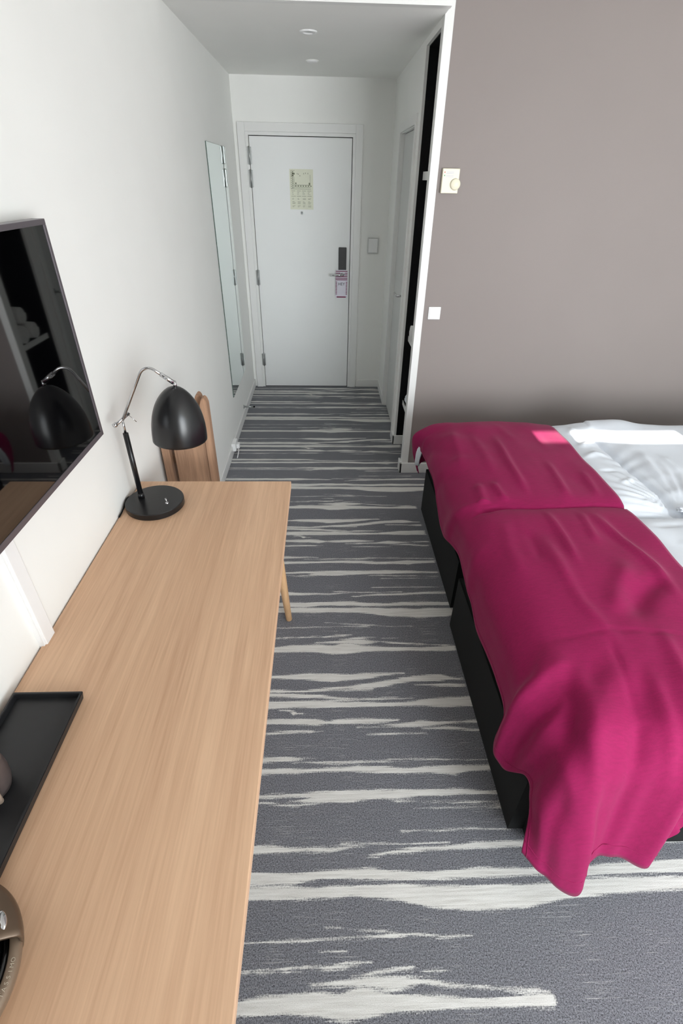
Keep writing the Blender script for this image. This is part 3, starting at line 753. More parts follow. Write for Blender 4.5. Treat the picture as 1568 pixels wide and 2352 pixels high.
def towel_roll(c, length, rad, label, tilt=0.0):
    t = empty('rolled_towel', (c[0], c[1], c[2] - rad), label, 'towel', 'rolled towels on the wardrobe shelf')
    bm = bmesh.new()
    n, turns, th_ = 110, 4.2, rad / 4.6
    prof = []
    for k in range(n + 1):
        a = k / n * turns * 2 * math.pi
        rr = 0.006 + (rad - 0.006) * k / n
        prof.append((rr * math.cos(a - 1.2), rr * math.sin(a - 1.2)))
    thick = (rad - 0.006) / turns * 0.8
    rows = []
    for s in range(9):
        x = -length / 2 + length * s / 8
        sq = 1.0 - 0.06 * (abs(s - 4) / 4) ** 3
        rows.append([(c[0] + x, c[1] + p * sq, c[2] + q * sq) for p, q in prof])
    V = [[bm.verts.new(v) for v in row] for row in rows]
    for a in range(8):
        for b in range(n):
            bm.faces.new((V[a][b], V[a + 1][b], V[a + 1][b + 1], V[a][b + 1]))
    o = bm_obj('terry_roll', bm, M['towel'], t, True)
    sm_ = o.modifiers.new('thickness', 'SOLIDIFY'); sm_.thickness = thick; sm_.offset = -1
    return t


towel_roll((SF + 0.164, N0 + 0.085, 0.851 + 0.066), 0.36, 0.064, 'rolled white towel on the wardrobe shelf close to the post')
towel_roll((SF + 0.164, N0 + 0.225, 0.851 + 0.062), 0.36, 0.060, 'rolled white towel on the wardrobe shelf nearer the bathroom door')
towel_roll((SF + 0.164, N0 + 0.155, 0.851 + 0.168), 0.33, 0.058, 'rolled white towel lying on top of two others on the wardrobe shelf')

# ================================================================== DESK
DX0, DX1, DY0, DY1 = XL + 0.004, -0.128, -0.12, 1.651
dk = empty('desk', ((DX0 + DX1) / 2, (DY0 + DY1) / 2, 0), 'long oak desk with pale grain along the white wall', 'desk')
box('desk_top', (DX0, DY0, DH - 0.026), (DX1, DY1, DH), M['oak'], dk, bevel=0.0025)
boxes('apron', [((DX0 + 0.05, DY0 + 0.06, DH - 0.085), (DX0 + 0.07, DY1 - 0.10, DH - 0.026)), ((DX1 - 0.10, DY0 + 0.06, DH - 0.085), (DX1 - 0.08, DY1 - 0.10, DH - 0.026)),
                ((DX0 + 0.07, DY1 - 0.12, DH - 0.085), (DX1 - 0.10, DY1 - 0.10, DH - 0.026)), ((DX0 + 0.07, DY0 + 0.06, DH - 0.085), (DX1 - 0.10, DY0 + 0.08, DH - 0.026))], M['oak_leg'], dk)
for top, foot in (((-0.212, 1.575), (-0.172, 1.690)), ((-0.60, 1.575), (-0.655, 1.690)), ((-0.212, 0.0), (-0.172, -0.14)), ((-0.60, 0.0), (-0.655, -0.14))):
    tube('leg', [(top[0], top[1], DH - 0.026), (top[0] * 0.5 + foot[0] * 0.5, top[1] * 0.5 + foot[1] * 0.5, DH * 0.5), (foot[0], foot[1], 0.004), (foot[0], foot[1], 0.0)],
         [0.023, 0.020, 0.0145, 0.012], M['oak_leg'], dk, 20)

# ================================================================== DESK LAMP
lp = empty('desk_lamp', (-0.60, 1.482, DH), 'black desk lamp with dome shade and chrome arm on the oak desk', 'lamp')
LX, LY = -0.649, 1.50
lathe('base', [(0, 0), (0.097, 0), (0.099, 0.002), (0.099, 0.021), (0.097, 0.0235), (0, 0.0235)], (-0.598, 1.484, DH), M['black_metal'], lp, 72)
auto_smooth(lp.children[-1])
tube('stem', [(LX, LY, DH + 0.0235), (LX, LY, 1.071)], 0.0088, M['black_metal'], lp, 20)
tube('collar', [(LX, LY, DH + 0.0235), (LX, LY, DH + 0.041)], 0.0108, M['black_metal'], lp, 20)
tube('stem_rod', [(LX, LY, 1.071), (LX, LY, 1.118)], 0.0040, M['chrome'], lp, 12)
jn = tube('joint', [(LX - 0.012, LY - 0.022, 1.112), (LX + 0.014, LY + 0.028, 1.128)], 0.0050, M['chrome'], lp, 14)
tube('clamp_lever', [(LX + 0.012, LY + 0.024, 1.127), (LX + 0.036, LY + 0.020, 1.102)], 0.0012, M['chrome'], jn, 8)
lathe('clamp_knob', [(0, 0), (0.0075, 0), (0.0075, 0.009), (0, 0.010)], (LX - 0.013, LY - 0.023, 1.112), M['chrome'], jn, 18, (-0.45, -0.88, -0.12))


def bez(a, b, c, n=8):
    a, b, c = Vector(a), Vector(b), Vector(c)
    return [tuple(a * (1 - t) ** 2 + b * 2 * t * (1 - t) + c * t * t) for t in [k / n for k in range(n + 1)]]


ARM0 = (LX + 0.002, LY, 1.118)
B_A, B_B, B_C = (-0.566, LY, 1.262), (-0.548, LY, 1.297), (-0.518, LY, 1.282)
TOP = (-0.462, LY, 1.240)
tube('arm', [ARM0] + bez(B_A, B_B, B_C, 10) + [(-0.49, LY, 1.261)], 0.0046, M['chrome'], lp, 14)
tube('arm_sleeve', [(-0.499, LY, 1.268), (-0.464, LY, 1.2415)], 0.0068, M['chrome'], lp, 16)
tube('swivel', [(-0.462, LY, 1.246), (-0.461, LY, 1.226)], 0.0055, M['chrome'], lp, 14)
# dome shade, tilted a little
sh_axis = Vector((0.045, 0.02, 1.0)).normalized()
SH, SR = 0.178, 0.0865
prof = []
for k in range(0, 25):
    t = k / 24
    # superellipse dome from rim (h=0) to crown
    h = SH * t
    r = SR * (1 - t ** 2.35) ** 0.60
    prof.append((max(r, 0.0), h))
prof[-1] = (0.0, SH)
inner = [(max(r - 0.0022, 0.0), max(h - 0.0025, 0.0)) for r, h in reversed(prof)]
sc = Vector((-0.4655, LY, 1.232)) - sh_axis * SH
lathe('shade', prof[::-1] + [(SR - 0.0006, -0.0008), (SR - 0.0018, -0.0008)] + inner[::-1][1:-1] + [(0.0, SH - 0.0026)], sc, M['black_metal'], lp, 72, sh_axis)
lathe('bulb', [(0.0, 0.052), (0.018, 0.056), (0.028, 0.072), (0.028, 0.09), (0.018, 0.115), (0.013, 0.13), (0.013, 0.165)], sc, M['white_plastic'], lp, 24, sh_axis)
tg = lathe('switch', [(0.0, 0.006), (0.004, 0.006), (0.006, 0.0035), (0.006, 0.0)], (-0.548, 1.458, DH + 0.0235), M['chrome'], lp, 18)
tube('toggle', [(-0.548, 1.458, DH + 0.028), (-0.5515, 1.463, DH + 0.042)], [0.0022, 0.0032], M['chrome'], tg, 10)
tube('cable', bez((-0.682, 1.512, DH + 0.012), (-0.702, 1.512, DH + 0.030), (-0.6985, 1.47, DH + 0.016), 6) + bez((-0.6985, 1.462, DH + 0.013), (-0.6985, 1.43, DH + 0.003), (-0.7000, 1.405, DH + 0.0030), 5), 0.0026, M['rubber'], lp, 10)

# ================================================================== LUGGAGE RACK (folded, leaning on the wall)
rk = empty('luggage_rack', (-0.60, 2.0, 0), 'folded wooden luggage rack leaning on the wall behind the desk', 'luggage rack')



def rack_board(name, lo, hi, round_top=0.0, parent=rk):
    bm = bmesh.new()
    if round_top > 0:
        x0, y0, z0 = lo; x1, y1, z1 = hi
        prof = [(x0, z0), (x1, z0)]
        hw = (x1 - x0) / 2
        for k in range(11):
            a = math.pi * k / 10
            prof.append(((x0 + x1) / 2 + hw * math.cos(a), z1 - round_top + round_top * math.sin(a)))
        A = [bm.verts.new((x, y0, z)) for x, z in prof]
        B = [bm.verts.new((x, y1, z)) for x, z in prof]
        bm.faces.new(A); bm.faces.new(list(reversed(B)))
        for k in range(len(prof)):
            j = (k + 1) % len(prof)
            bm.faces.new((A[k], A[j], B[j], B[k]))
        bmesh.ops.bevel(bm, geom=list(bm.edges), offset=0.002, segments=2, affect='EDGES')
    else:
        add_box(bm, lo, hi, 0.003)
    return bm_obj(name, bm, M['rack_wood'], parent)


rack_board('slat', (-0.640, 1.905, 0.02), (-0.500, 1.925, 0.985))
rack_board('leg', (-0.500, 1.900, 0.0), (-0.4705, 1.94, 1.036), 0.034)
rack_board('leg', (-0.531, 1.945, 0.0), (-0.502, 1.985, 1.036), 0.034)
rack_board('leg', (-0.690, 1.900, 0.0), (-0.658, 1.94, 0.845), 0.03)
rack_board('leg', (-0.690, 1.945, 0.0), (-0.660, 1.985, 0.845), 0.03)
rack_board('crossbar', (-0.690, 1.942, 0.72), (-0.500, 1.962, 0.76))
rack_board('crossbar', (-0.690, 1.942, 0.20), (-0.500, 1.962, 0.24))

# ================================================================== TRAY, MUG, COFFEE MACHINE
tr = empty('serving_tray', (-0.615, 0.5, DH), 'black rectangular tray with raised rim on the oak desk', 'tray')
tx0, tx1, ty0, ty1, tzr = -0.688, -0.5365, 0.340, 0.700, DH + 0.021
bm = bmesh.new()
rim = 0.006
add_box(bm, (tx0 + rim, ty0 + rim, DH + 0.0005), (tx1 - rim, ty1 - rim, DH + 0.006))
bm_obj('tray_floor', bm, M['tray'], tr)
bm = bmesh.new()
# rim as one ring with sloped outside
o_b = [(tx0 + 0.003, ty0 + 0.003), (tx1 - 0.003, ty0 + 0.003), (tx1 - 0.003, ty1 - 0.003), (tx0 + 0.003, ty1 - 0.003)]
o_t = [(tx0, ty0), (tx1, ty0), (tx1, ty1), (tx0, ty1)]
i_t = [(tx0 + rim, ty0 + rim), (tx1 - rim, ty0 + rim), (tx1 - rim, ty1 - rim), (tx0 + rim, ty1 - rim)]
R4 = [[bm.verts.new((x, y, z)) for x, y in pts] for pts, z in ((i_t, DH + 0.0005), (o_b, DH + 0.0005), (o_t, tzr), (i_t, tzr))]
for k in range(4):
    for i in range(4):
        j = (i + 1) % 4
        a, b = R4[k], R4[(k + 1) % 4]
        bm.faces.new((a[i], a[j], b[j], b[i]))
bmesh.ops.bevel(bm, geom=list(bm.edges), offset=0.0012, segments=2, affect='EDGES')
bm_obj('tray_rim', bm, M['tray'], tr)

mg = empty('mug', (-0.634, 0.505, DH + 0.006), 'dark taupe stoneware mug standing on the black tray', 'mug')
mc = (-0.629, 0.497, DH + 0.0062)
lathe('cup', [(0, 0), (0.030, 0), (0.034, 0.003), (0.0385, 0.020), (0.0405, 0.045), (0.0395, 0.066), (0.0375, 0.078), (0.0365, 0.079), (0.0350, 0.078), (0.0365, 0.066), (0.0375, 0.045), (0.035, 0.018), (0.028, 0.006), (0, 0.006)], mc, M['mug'], mg, 48)
lathe('rim', [(0.0382, 0.0775), (0.0378, 0.0798), (0.0362, 0.0803), (0.0348, 0.0785)], mc, M['mug_in'], mg, 48)
tube('handle', [(mc[0] + 0.030, mc[1] - 0.024, mc[2] + 0.064), (mc[0] + 0.043, mc[1] - 0.034, mc[2] + 0.066), (mc[0] + 0.050, mc[1] - 0.040, mc[2] + 0.050), (mc[0] + 0.046, mc[1] - 0.037, mc[2] + 0.030), (mc[0] + 0.031, mc[1] - 0.025, mc[2] + 0.022)], 0.0055, M['mug_in'], mg, 12)

CMX, CMY = -0.548, 0.206
cf = empty('coffee_machine', (CMX, CMY, DH), 'taupe round capsule coffee machine at the near end of the oak desk', 'coffee machine')
lathe('body', [(0, 0.0005), (0.088, 0.0005), (0.094, 0.004), (0.108, 0.022), (0.1175, 0.040), (0.1205, 0.050), (0.1195, 0.056), (0.1155, 0.0600), (0.1085, 0.0615), (0.1065, 0.059), (0.106, 0.045), (0, 0.045)], (CMX, CMY, DH), M['taupe_light'], cf, 80)
lathe('lid_groove', [(0.106, 0.046), (0.1035, 0.058), (0.0985, 0.058), (0.0965, 0.046)], (CMX, CMY, DH), M['gloss_black'], cf, 72)
lathe('lid', [(0.0965, 0.046), (0.0955, 0.059), (0.090, 0.064), (0.060, 0.071), (0.0, 0.075)], (CMX, CMY, DH), M['gloss_black'], cf, 64)
# hood over the far half
bm = bmesh.new()
na, nb = 44, 14
rows = []
for k in range(nb + 1):
    t = k / nb
    row = []
    for i in range(na + 1):
        a = math.radians(24 + 190 * i / na)
        if t < 0.4:
            r_ = 0.098 + 0.028 * math.sin(t / 0.4 * math.pi / 2); z_ = DH + 0.004 + 0.068 * t / 0.4
        else:
            s = (t - 0.4) / 0.6
            r_ = 0.126 - 0.046 * s ** 1.2; z_ = DH + 0.072 + 0.022 * math.sin(s * math.pi * 0.5)
        row.append(bm.verts.new((CMX + r_ * math.cos(a), CMY + r_ * math.sin(a), z_)))
    rows.append(row)
for k in range(nb):
    for i in range(na):
        bm.faces.new((rows[k][i], rows[k][i + 1], rows[k + 1][i + 1], rows[k + 1][i]))
hood = bm_obj('hood', bm, M['taupe_metal'], cf, True)
sm_ = hood.modifiers.new('thickness', 'SOLIDIFY'); sm_.thickness = 0.005; sm_.offset = -1
lathe('tower', [(0, 0.044), (0.060, 0.044), (0.060, 0.23), (0.052, 0.245), (0, 0.25)], (CMX - 0.060, CMY + 0.01, DH), M['taupe_metal'], cf, 48)
ba = math.radians(37)
bc = Vector((CMX + 0.108 * math.cos(ba), CMY + 0.108 * math.sin(ba), DH + 0.0865))
bm = bmesh.new()
add_lathe(bm, [(0, 0.0035), (0.007, 0.0035), (0.0095, 0.002), (0.0105, -0.002)], (0, 0, 0), 28)
bmesh.ops.scale(bm, vec=(0.55, 1.35, 1.0), verts=bm.verts)
bmesh.ops.rotate(bm, matrix=Matrix.Rotation(math.radians(30), 3, 'Y'), verts=bm.verts)
bmesh.ops.rotate(bm, matrix=Matrix.Rotation(ba, 3, 'Z'), verts=bm.verts)
bmesh.ops.translate(bm, vec=bc, verts=bm.verts)
bm_obj('button', bm, M['chrome'], cf, True)
for k, ch in enumerate('TASSIMO'):
    a = math.radians(-5 + k * 3.1)
    R_ = 0.1150
    mt = MT((CMX + R_ * math.cos(a), CMY + R_ * math.sin(a), DH + 0.0608)) @ Matrix.Rotation(a + math.pi / 2, 4, 'Z') @ Matrix.Rotation(math.radians(22), 4, 'X')
    text('letter', ch, 0.0072, M['silver_text'], cf, mt, 0.0005)

# ================================================================== BEDS
BX0, BX1 = 0.60, 2.62


def rounded_slab(name, lo, hi, mat, parent, r=0.04, edge=0.012):
    """box with rounded vertical corners and softened edges"""
    bm = bmesh.new()
    add_box(bm, lo, hi)
    ve = [e for e in bm.edges if abs(e.verts[0].co.z - e.verts[1].co.z) > 1e-5]
    bmesh.ops.bevel(bm, geom=ve, offset=r, segments=6, affect='EDGES')
    he = [e for e in bm.edges if abs(e.verts[0].co.z - e.verts[1].co.z) < 1e-5 and len(e.link_faces) == 2 and e.calc_face_angle(0) > 1.0]
    bmesh.ops.bevel(bm, geom=he, offset=edge, segments=3, affect='EDGES')
    return auto_smooth(bm_obj(name, bm, mat, parent), 40)


for lab, y0, y1, dx in (('black upholstered box-spring bed nearer the taupe wall', 1.705, 2.672, 0.022), ('black upholstered box-spring bed nearer the window', 0.700, 1.680, -0.004)):
    b = empty('box_spring_bed', ((BX0 + BX1) / 2, (y0 + y1) / 2, 0), lab, 'bed', 'pair of single beds pushed together')
    rounded_slab('base', (BX0 + dx, y0 - 0.012, 0.003), (BX1, y1, 0.325), M['bed_black'], b, 0.05, 0.014)
    rounded_slab('mattress', (BX0 + dx + 0.012, y0 + 0.006, 0.3255), (BX1 - 0.01, y1 - 0.006, 0.53), M['bed_black'], b, 0.06, 0.03)
    for lx in (BX0 + 0.16, BX1 - 0.16):
        for ly in (y0 + 0.14, y1 - 0.14):
            tube('foot', [(lx, ly, 0.0), (lx, ly, 0.004)], 0.03, M['rubber'], b, 16)


def vnoise(x, y, seed=0):
    """smooth value noise on numpy arrays"""
    xi, yi = np.floor(x).astype(int), np.floor(y).astype(int)
    xf, yf = x - xi, y - yi
    u, v = xf * xf * (3 - 2 * xf), yf * yf * (3 - 2 * yf)

    def h(a, b):
        n = (a * 374761393 + b * 668265263 + seed * 144665) & 0x7fffffff
        n = ((n ^ (n >> 13)) * 1274126177) & 0x7fffffff
        return ((n ^ (n >> 16)) & 0xffff) / 65535.0

    return (h(xi, yi) * (1 - u) + h(xi + 1, yi) * u) * (1 - v) + (h(xi, yi + 1) * (1 - u) + h(xi + 1, yi + 1) * u) * v


def seg_dist(x, y, pts):
    """distance to a polyline and the 0..1 position along it"""
    best = np.full(x.shape, 9.0); pos = np.zeros(x.shape)
    tot = sum(math.dist(pts[k], pts[k + 1]) for k in range(len(pts) - 1)); acc = 0.0
    for k in range(len(pts) - 1):
        (ax, ay), (bx, by) = pts[k], pts[k + 1]
        L2 = (bx - ax) ** 2 + (by - ay) ** 2
        t = np.clip(((x - ax) * (bx - ax) + (y - ay) * (by - ay)) / L2, 0, 1)
        d = np.hypot(x - ax - t * (bx - ax), y - ay - t * (by - ay))
        m_ = d < best
        best = np.where(m_, d, best); pos = np.where(m_, (acc + t * math.sqrt(L2)) / tot, pos)
        acc += math.sqrt(L2)
    return best, pos


def ridge(x, y, pts, h, w, fade=0.32):
    d, s = seg_dist(x, y, pts)
    ends = np.clip(s / fade, 0, 1) * np.clip((1 - s) / fade, 0, 1)
    ends = ends * ends * (3 - 2 * ends)
    return h * np.exp(-(d / w) ** 2) * ends


def sstep(a, b, x):
    t = np.clip((x - a) / (b - a), 0, 1)
    return t * t * (3 - 2 * t)


def duvet_height(x, y, x0, x1, y0, y1, far):
    r = 0.15
    dx_, dy_ = np.minimum(x - x0, x1 - x), np.minimum(y - y0, y1 - y)
    q = np.hypot(np.clip(r - dx_, 0, r), np.clip(r - dy_, 0, r)) / r
    d = r * (1 - np.minimum(q, 1)) + np.clip(np.minimum(dx_, dy_) - r, 0, 9)
    h = 0.534 + 0.066 * np.sqrt(np.maximum(1 - np.minimum(q, 1) ** 2, 0)) + 0.017 * sstep(1.22, 1.36, x)
    vis = sstep(1.24, 1.40, x)
    inner = sstep(0.0, 0.12, d)
    h = h + (vnoise(x * 4, y * 5, 3) - 0.5) * 0.016 * vis * inner
    if far:
        # fold line across the duvet, raised fold right of it, humped far edge
        fl_ = [(1.50, 2.50), (1.505, 2.37), (1.528, 2.04), (1.545, 1.76)]
        dd, s = seg_dist(x, y, fl_)
        side = np.where(x > np.interp(y, [1.76, 2.04, 2.37, 2.5], [1.545, 1.528, 1.505, 1.50]), 1.0, 0.0)
        h = h - 0.030 * np.exp(-(dd / 0.016) ** 2) * sstep(2.56, 2.42, y)
        h = h - 0.022 * np.exp(-(dd / 0.07) ** 2) * sstep(2.60, 2.40, y)
        h = h + 0.022 * side * sstep(0.0, 0.12, dd) * inner
        h = h + 0.030 * np.exp(-((x - 1.57) / 0.17) ** 4) * sstep(2.36, 2.56, y) * sstep(0.0, 0.07, d)
        h = h + 0.010 * np.exp(-((x - 1.34) / 0.06) ** 2) * sstep(2.3, 2.5, y) * inner
        # creases fanning out from the gathered corner
        ax, ay = 1.575, 1.735
        ang = np.arctan2(y - ay, x - ax); rad = np.hypot(x - ax, y - ay)
        fan = np.sin(ang * 34 + 3 * vnoise(ang * 5, rad * 3, 8)) * sstep(0.02, 0.10, rad) * sstep(0.55, 0.12, rad)
        h = h + 0.0042 * fan * vis
        # short wrinkles across the fold line
        wr = np.sin(y * 60 + 5 * vnoise(x * 6, y * 4, 5)) * np.exp(-(dd / 0.085) ** 2) * vnoise(x * 3 + 9, y * 14, 6)
        h = h + 0.0045 * wr * inner
        for pts, hh, ww in (([(1.33, 2.30), (1.42, 2.36), (1.47, 2.44)], 0.012, 0.02), ([(1.31, 2.18), (1.40, 2.24), (1.48, 2.22)], 0.010, 0.018), ([(1.33, 2.05), (1.44, 2.06)], -0.008, 0.01),
                            ([(1.36, 1.92), (1.46, 1.98), (1.52, 1.95)], 0.008, 0.015), ([(1.36, 2.44), (1.40, 2.54)], 0.012, 0.02), ([(1.62, 2.25), (1.60, 2.05), (1.63, 1.92)], 0.010, 0.02),
                            ([(1.72, 2.2), (1.70, 2.0)], 0.008, 0.02), ([(1.40, 1.80), (1.52, 1.77)], 0.006, 0.012)):
            h = h + ridge(x, y, pts, hh, ww)
    else:
        h = h + 0.006 * np.sin((y + 0.5 * x) * 22 + 4 * vnoise(x * 3, y * 3, 12)) * vis * inner * 0.5
        h = h + 0.0055 * (vnoise(x * 5, y * 12, 13) - 0.5) * vis * inner
        for pts, hh, ww in (([(1.34, 1.60), (1.52, 1.63)], -0.008, 0.012), ([(1.38, 1.50), (1.50, 1.42)], 0.008, 0.02)):
            h = h + ridge(x, y, pts, hh, ww)
    return h


def round_corner(X, Y, x0, x1, y0, y1, r):
    cx, cy = np.clip(X, x0 + r, x1 - r), np.clip(Y, y0 + r, y1 - r)
    ax, ay = X - cx, Y - cy
    # square corner -> quarter disc
    m_ = np.maximum(np.abs(ax), np.abs(ay)); l_ = np.hypot(ax, ay) + 1e-9
    k = np.where((np.abs(ax) > 1e-9) & (np.abs(ay) > 1e-9), m_ / l_, 1.0)
    return cx + ax * k, cy + ay * k


def make_duvet(label, x0, x1, y0, y1, far):
    du = empty('duvet', ((x0 + x1) / 2, (y0 + y1) / 2, 0.53), label, 'duvet', 'white duvets on the pair of beds')
    ex = lambda a, b, n, k: np.concatenate([a + 0.10 * np.linspace(0, 1, 14) ** 2, np.arange(a + 0.108, b - 0.108, k), b - 0.10 * np.linspace(1, 0, 14) ** 2])
    gx, gy = ex(x0, x1, 0, 0.009), ex(y0, y1, 0, 0.008)
    X, Y = np.meshgrid(gx, gy, indexing='ij')
    X, Y = round_corner(X, Y, x0, x1, y0, y1, 0.15)
    Z = duvet_height(X, Y, x0, x1, y0, y1, far)
    me = grid_mesh('cover', np.stack([X, Y, Z], -1))
    o = link('cover', me, M['linen'], du, True)
    # rounded underside rim so that the edge hangs a little over the mattress
    bm = bmesh.new(); bm.from_mesh(me)
    be = [e for e in bm.edges if e.is_boundary]
    r = bmesh.ops.extrude_edge_only(bm, edges=be)
    cx, cy = (x0 + x1) / 2, (y0 + y1) / 2
    for v in [g for g in r['geom'] if isinstance(g, bmesh.types.BMVert)]:
        v.co.z = 0.5312
        v.co.x += 0.012 * (1 if v.co.x < cx - 0.9 else (-1 if v.co.x > cx + 0.9 else 0))
    bm.to_mesh(me); bm.free()
    me.polygons.foreach_set('use_smooth', [True] * len(me.polygons))
    return du


dv_far = make_duvet('white duvet on the bed nearer the taupe wall, creased along a fold', 0.606, 2.60, 1.722, 2.664, True)
dv_near = make_duvet('smooth white duvet on the bed nearer the window', 0.632, 2.60, 0.745, 1.718, False)
# gathered corner of the far duvet
bm = bmesh.new()
bmesh.ops.create_icosphere(bm, subdivisions=4, radius=1.0)
for v in bm.verts:
    c = v.co.copy()
    k = 1 + 0.35 * mnoise.noise(c * 2.1 + Vector((3, 1, 7))) + 0.18 * mnoise.noise(c * 5.0)
    v.co = Vector((1.600 + c.x * 0.055 * k, 1.728 + c.y * 0.026 * k - 0.012 * c.x, 0.602 + c.z * 0.020 * k + 0.004 * c.x))
bm_obj('gathered_corner', bm, M['linen'], dv_far, True)
# white duvet corner hanging at the far end of the foot side
bm = bmesh.new()
rows = []
for k in range(9):
    t = k / 8
    z = 0.52 - 0.20 * t
    row = []
    for i in range(9):
        s = i / 8
        y = 2.675 - 0.115 * s * (1 - 0.75 * t)
        x = 0.586 - 0.018 * math.sin(t * 2.4) + 0.010 * math.sin(s * 7 + t * 2)
        row.append(bm.verts.new((x, y, z)))
    rows.append(row)
for k in range(8):
    for i in range(8):
        bm.faces.new((rows[k][i], rows[k][i + 1], rows[k + 1][i + 1], rows[k + 1][i]))
hc = bm_obj('hanging_corner', bm, M['linen'], dv_far, True)
sm_ = hc.modifiers.new('thickness', 'SOLIDIFY'); sm_.thickness = 0.006

# ================================================================== THROW
hem_l = [(0.92, 0.575, 0.365), (1.03, 0.572, 0.398), (1.15, 0.574, 0.385), (1.27, 0.574, 0.372), (1.39, 0.575, 0.408), (1.50, 0.574, 0.420), (1.63, 0.576, 0.433),
         (1.72, 0.576, 0.41), (1.80, 0.574, 0.385), (1.95, 0.574, 0.352), (2.10, 0.574, 0.416), (2.20, 0.574, 0.462), (2.40, 0.572, 0.455), (2.54, 0.572, 0.440)]
XT = [0.78, 0.93, 1.11, 1.292]
ZT = [0.636, 0.642, 0.640, 0.630]


def top_row(y, dz=0.0, rise=0.0):
    return [(x, y, z + dz + rise) for x, z in zip(XT, ZT)]


net = []
# near end: hem row, hanging rows, shoulder rows (hem first, going up and away)
net.append([(0.556, 0.600, 0.200), (0.612, 0.556, 0.158), (0.700, 0.527, 0.112), (0.752, 0.580, 0.185), (0.83, 0.592, 0.170), (0.915, 0.586, 0.150), (0.965, 0.632, 0.19), (1.292, 0.655, 0.175)])
net.append([(0.578, 0.685, 0.325), (0.583, 0.622, 0.350), (0.658, 0.580, 0.360), (0.735, 0.615, 0.365), (0.83, 0.625, 0.37), (0.925, 0.622, 0.36), (1.05, 0.640, 0.37), (1.292, 0.655, 0.37)])
net.append([(0.583, 0.735, 0.345), (0.586, 0.700, 0.445), (0.622, 0.655, 0.515), (0.702, 0.652, 0.530), (0.81, 0.655, 0.535), (0.93, 0.655, 0.535), (1.10, 0.660, 0.535), (1.292, 0.665, 0.53)])
net.append([(0.548, 0.795, 0.285), (0.570, 0.790, 0.430), (0.603, 0.755, 0.540), (0.672, 0.725, 0.600), (0.79, 0.715, 0.607), (0.93, 0.712, 0.610), (1.11, 0.712, 0.607), (1.292, 0.715, 0.60)])
net.append([(0.532, 0.845, 0.315), (0.560, 0.850, 0.440), (0.590, 0.845, 0.540), (0.650, 0.828, 0.606), (0.78, 0.820, 0.632), (0.93, 0.818, 0.637), (1.11, 0.818, 0.634), (1.292, 0.82, 0.626)])
for y, xh, zh in hem_l:
    dip = -0.006 if abs(y - 1.72) < 0.03 else 0.0
    puff = 0.010 * math.sin((y - 0.75) / 0.97 * math.pi) ** 2
    net.append([(xh, y, zh), (xh + 0.002, y, (zh + 0.55) * 0.5), (0.588, y, 0.548 + dip * 0.5), (0.645, y, 0.606 + dip)] + top_row(y, dip, puff * 0.6))
net.append([(0.568, 2.600, 0.442), (0.560, 2.60, 0.49), (0.566, 2.60, 0.545), (0.628, 2.60, 0.600)] + [(x, 2.60, z - 0.012) for x, z in zip(XT, ZT)])
net.append([(0.562, 2.655, 0.400), (0.538, 2.66, 0.455), (0.530, 2.665, 0.512), (0.60, 2.66, 0.575)] + [(x, 2.655, z - 0.040) for x, z in zip(XT, ZT)])
net.append([(0.572, 2.690, 0.330), (0.545, 2.70, 0.390), (0.545, 2.705, 0.440), (0.60, 2.69, 0.500)] + [(x, 2.69, z - 0.12) for x, z in zip(XT, ZT)])
net.append([(0.596, 2.700, 0.235), (0.585, 2.71, 0.26), (0.60, 2.712, 0.30), (0.65, 2.705, 0.330)] + [(x, 2.70, z - 0.30) for x, z in zip(XT, ZT)])
NET = np.array(net)


def catmull(A, sub):
    """interpolating spline along axis 0"""
    n = len(A)
    ext = np.concatenate([2 * A[:1] - A[1:2], A, 2 * A[-1:] - A[-2:-1]], 0)
    out = []
    for k in range(n - 1):
        p0, p1, p2, p3 = ext[k], ext[k + 1], ext[k + 2], ext[k + 3]
        # centripetal-like tangents, scaled by neighbouring spans so that no overshoot appears
        d01 = np.linalg.norm(p1 - p0, axis=-1, keepdims=True) + 1e-6
        d12 = np.linalg.norm(p2 - p1, axis=-1, keepdims=True) + 1e-6
        d23 = np.linalg.norm(p3 - p2, axis=-1, keepdims=True) + 1e-6
        m1 = d12 * ((p1 - p0) / d01 * (d12 / (d01 + d12)) + (p2 - p1) / d12 * (d01 / (d01 + d12)))
        m2 = d12 * ((p2 - p1) / d12 * (d23 / (d12 + d23)) + (p3 - p2) / d23 * (d12 / (d12 + d23)))
        for s in range(sub):
            t = s / sub
            out.append((2 * t ** 3 - 3 * t ** 2 + 1) * p1 + (t ** 3 - 2 * t ** 2 + t) * m1 + (-2 * t ** 3 + 3 * t ** 2) * p2 + (t ** 3 - t ** 2) * m2)
    out.append(A[-1])
    return np.array(out)


S1 = catmull(NET, 12)                                   # along the bed
S2 = catmull(np.swapaxes(S1, 0, 1), 14)                 # across
TH = S2                                                 # (across, along, 3)
tx_, ty_ = TH[..., 0], TH[..., 1]
du_ = np.gradient(TH, axis=0); dv_ = np.gradient(TH, axis=1)
nrm = np.cross(du_, dv_); nrm /= np.linalg.norm(nrm, axis=-1, keepdims=True) + 1e-9
nrm *= np.sign(nrm[..., 2:3] + 0.25 * (-nrm[..., 0:1]) + 0.25 * (-nrm[..., 1:2]) + 1e-6)
onto = sstep(0.50, 0.60, TH[..., 2])
ys_ = 1.722 + 0.010 * np.sin(tx_ * 11 + 1.0) - 0.03 * sstep(0.75, 0.60, tx_)
disp = -0.010 * np.exp(-((ty_ - ys_) / 0.008) ** 2) * sstep(0.60, 0.70, tx_) - 0.006 * np.exp(-((ty_ - ys_) / 0.035) ** 2) * sstep(0.60, 0.72, tx_)
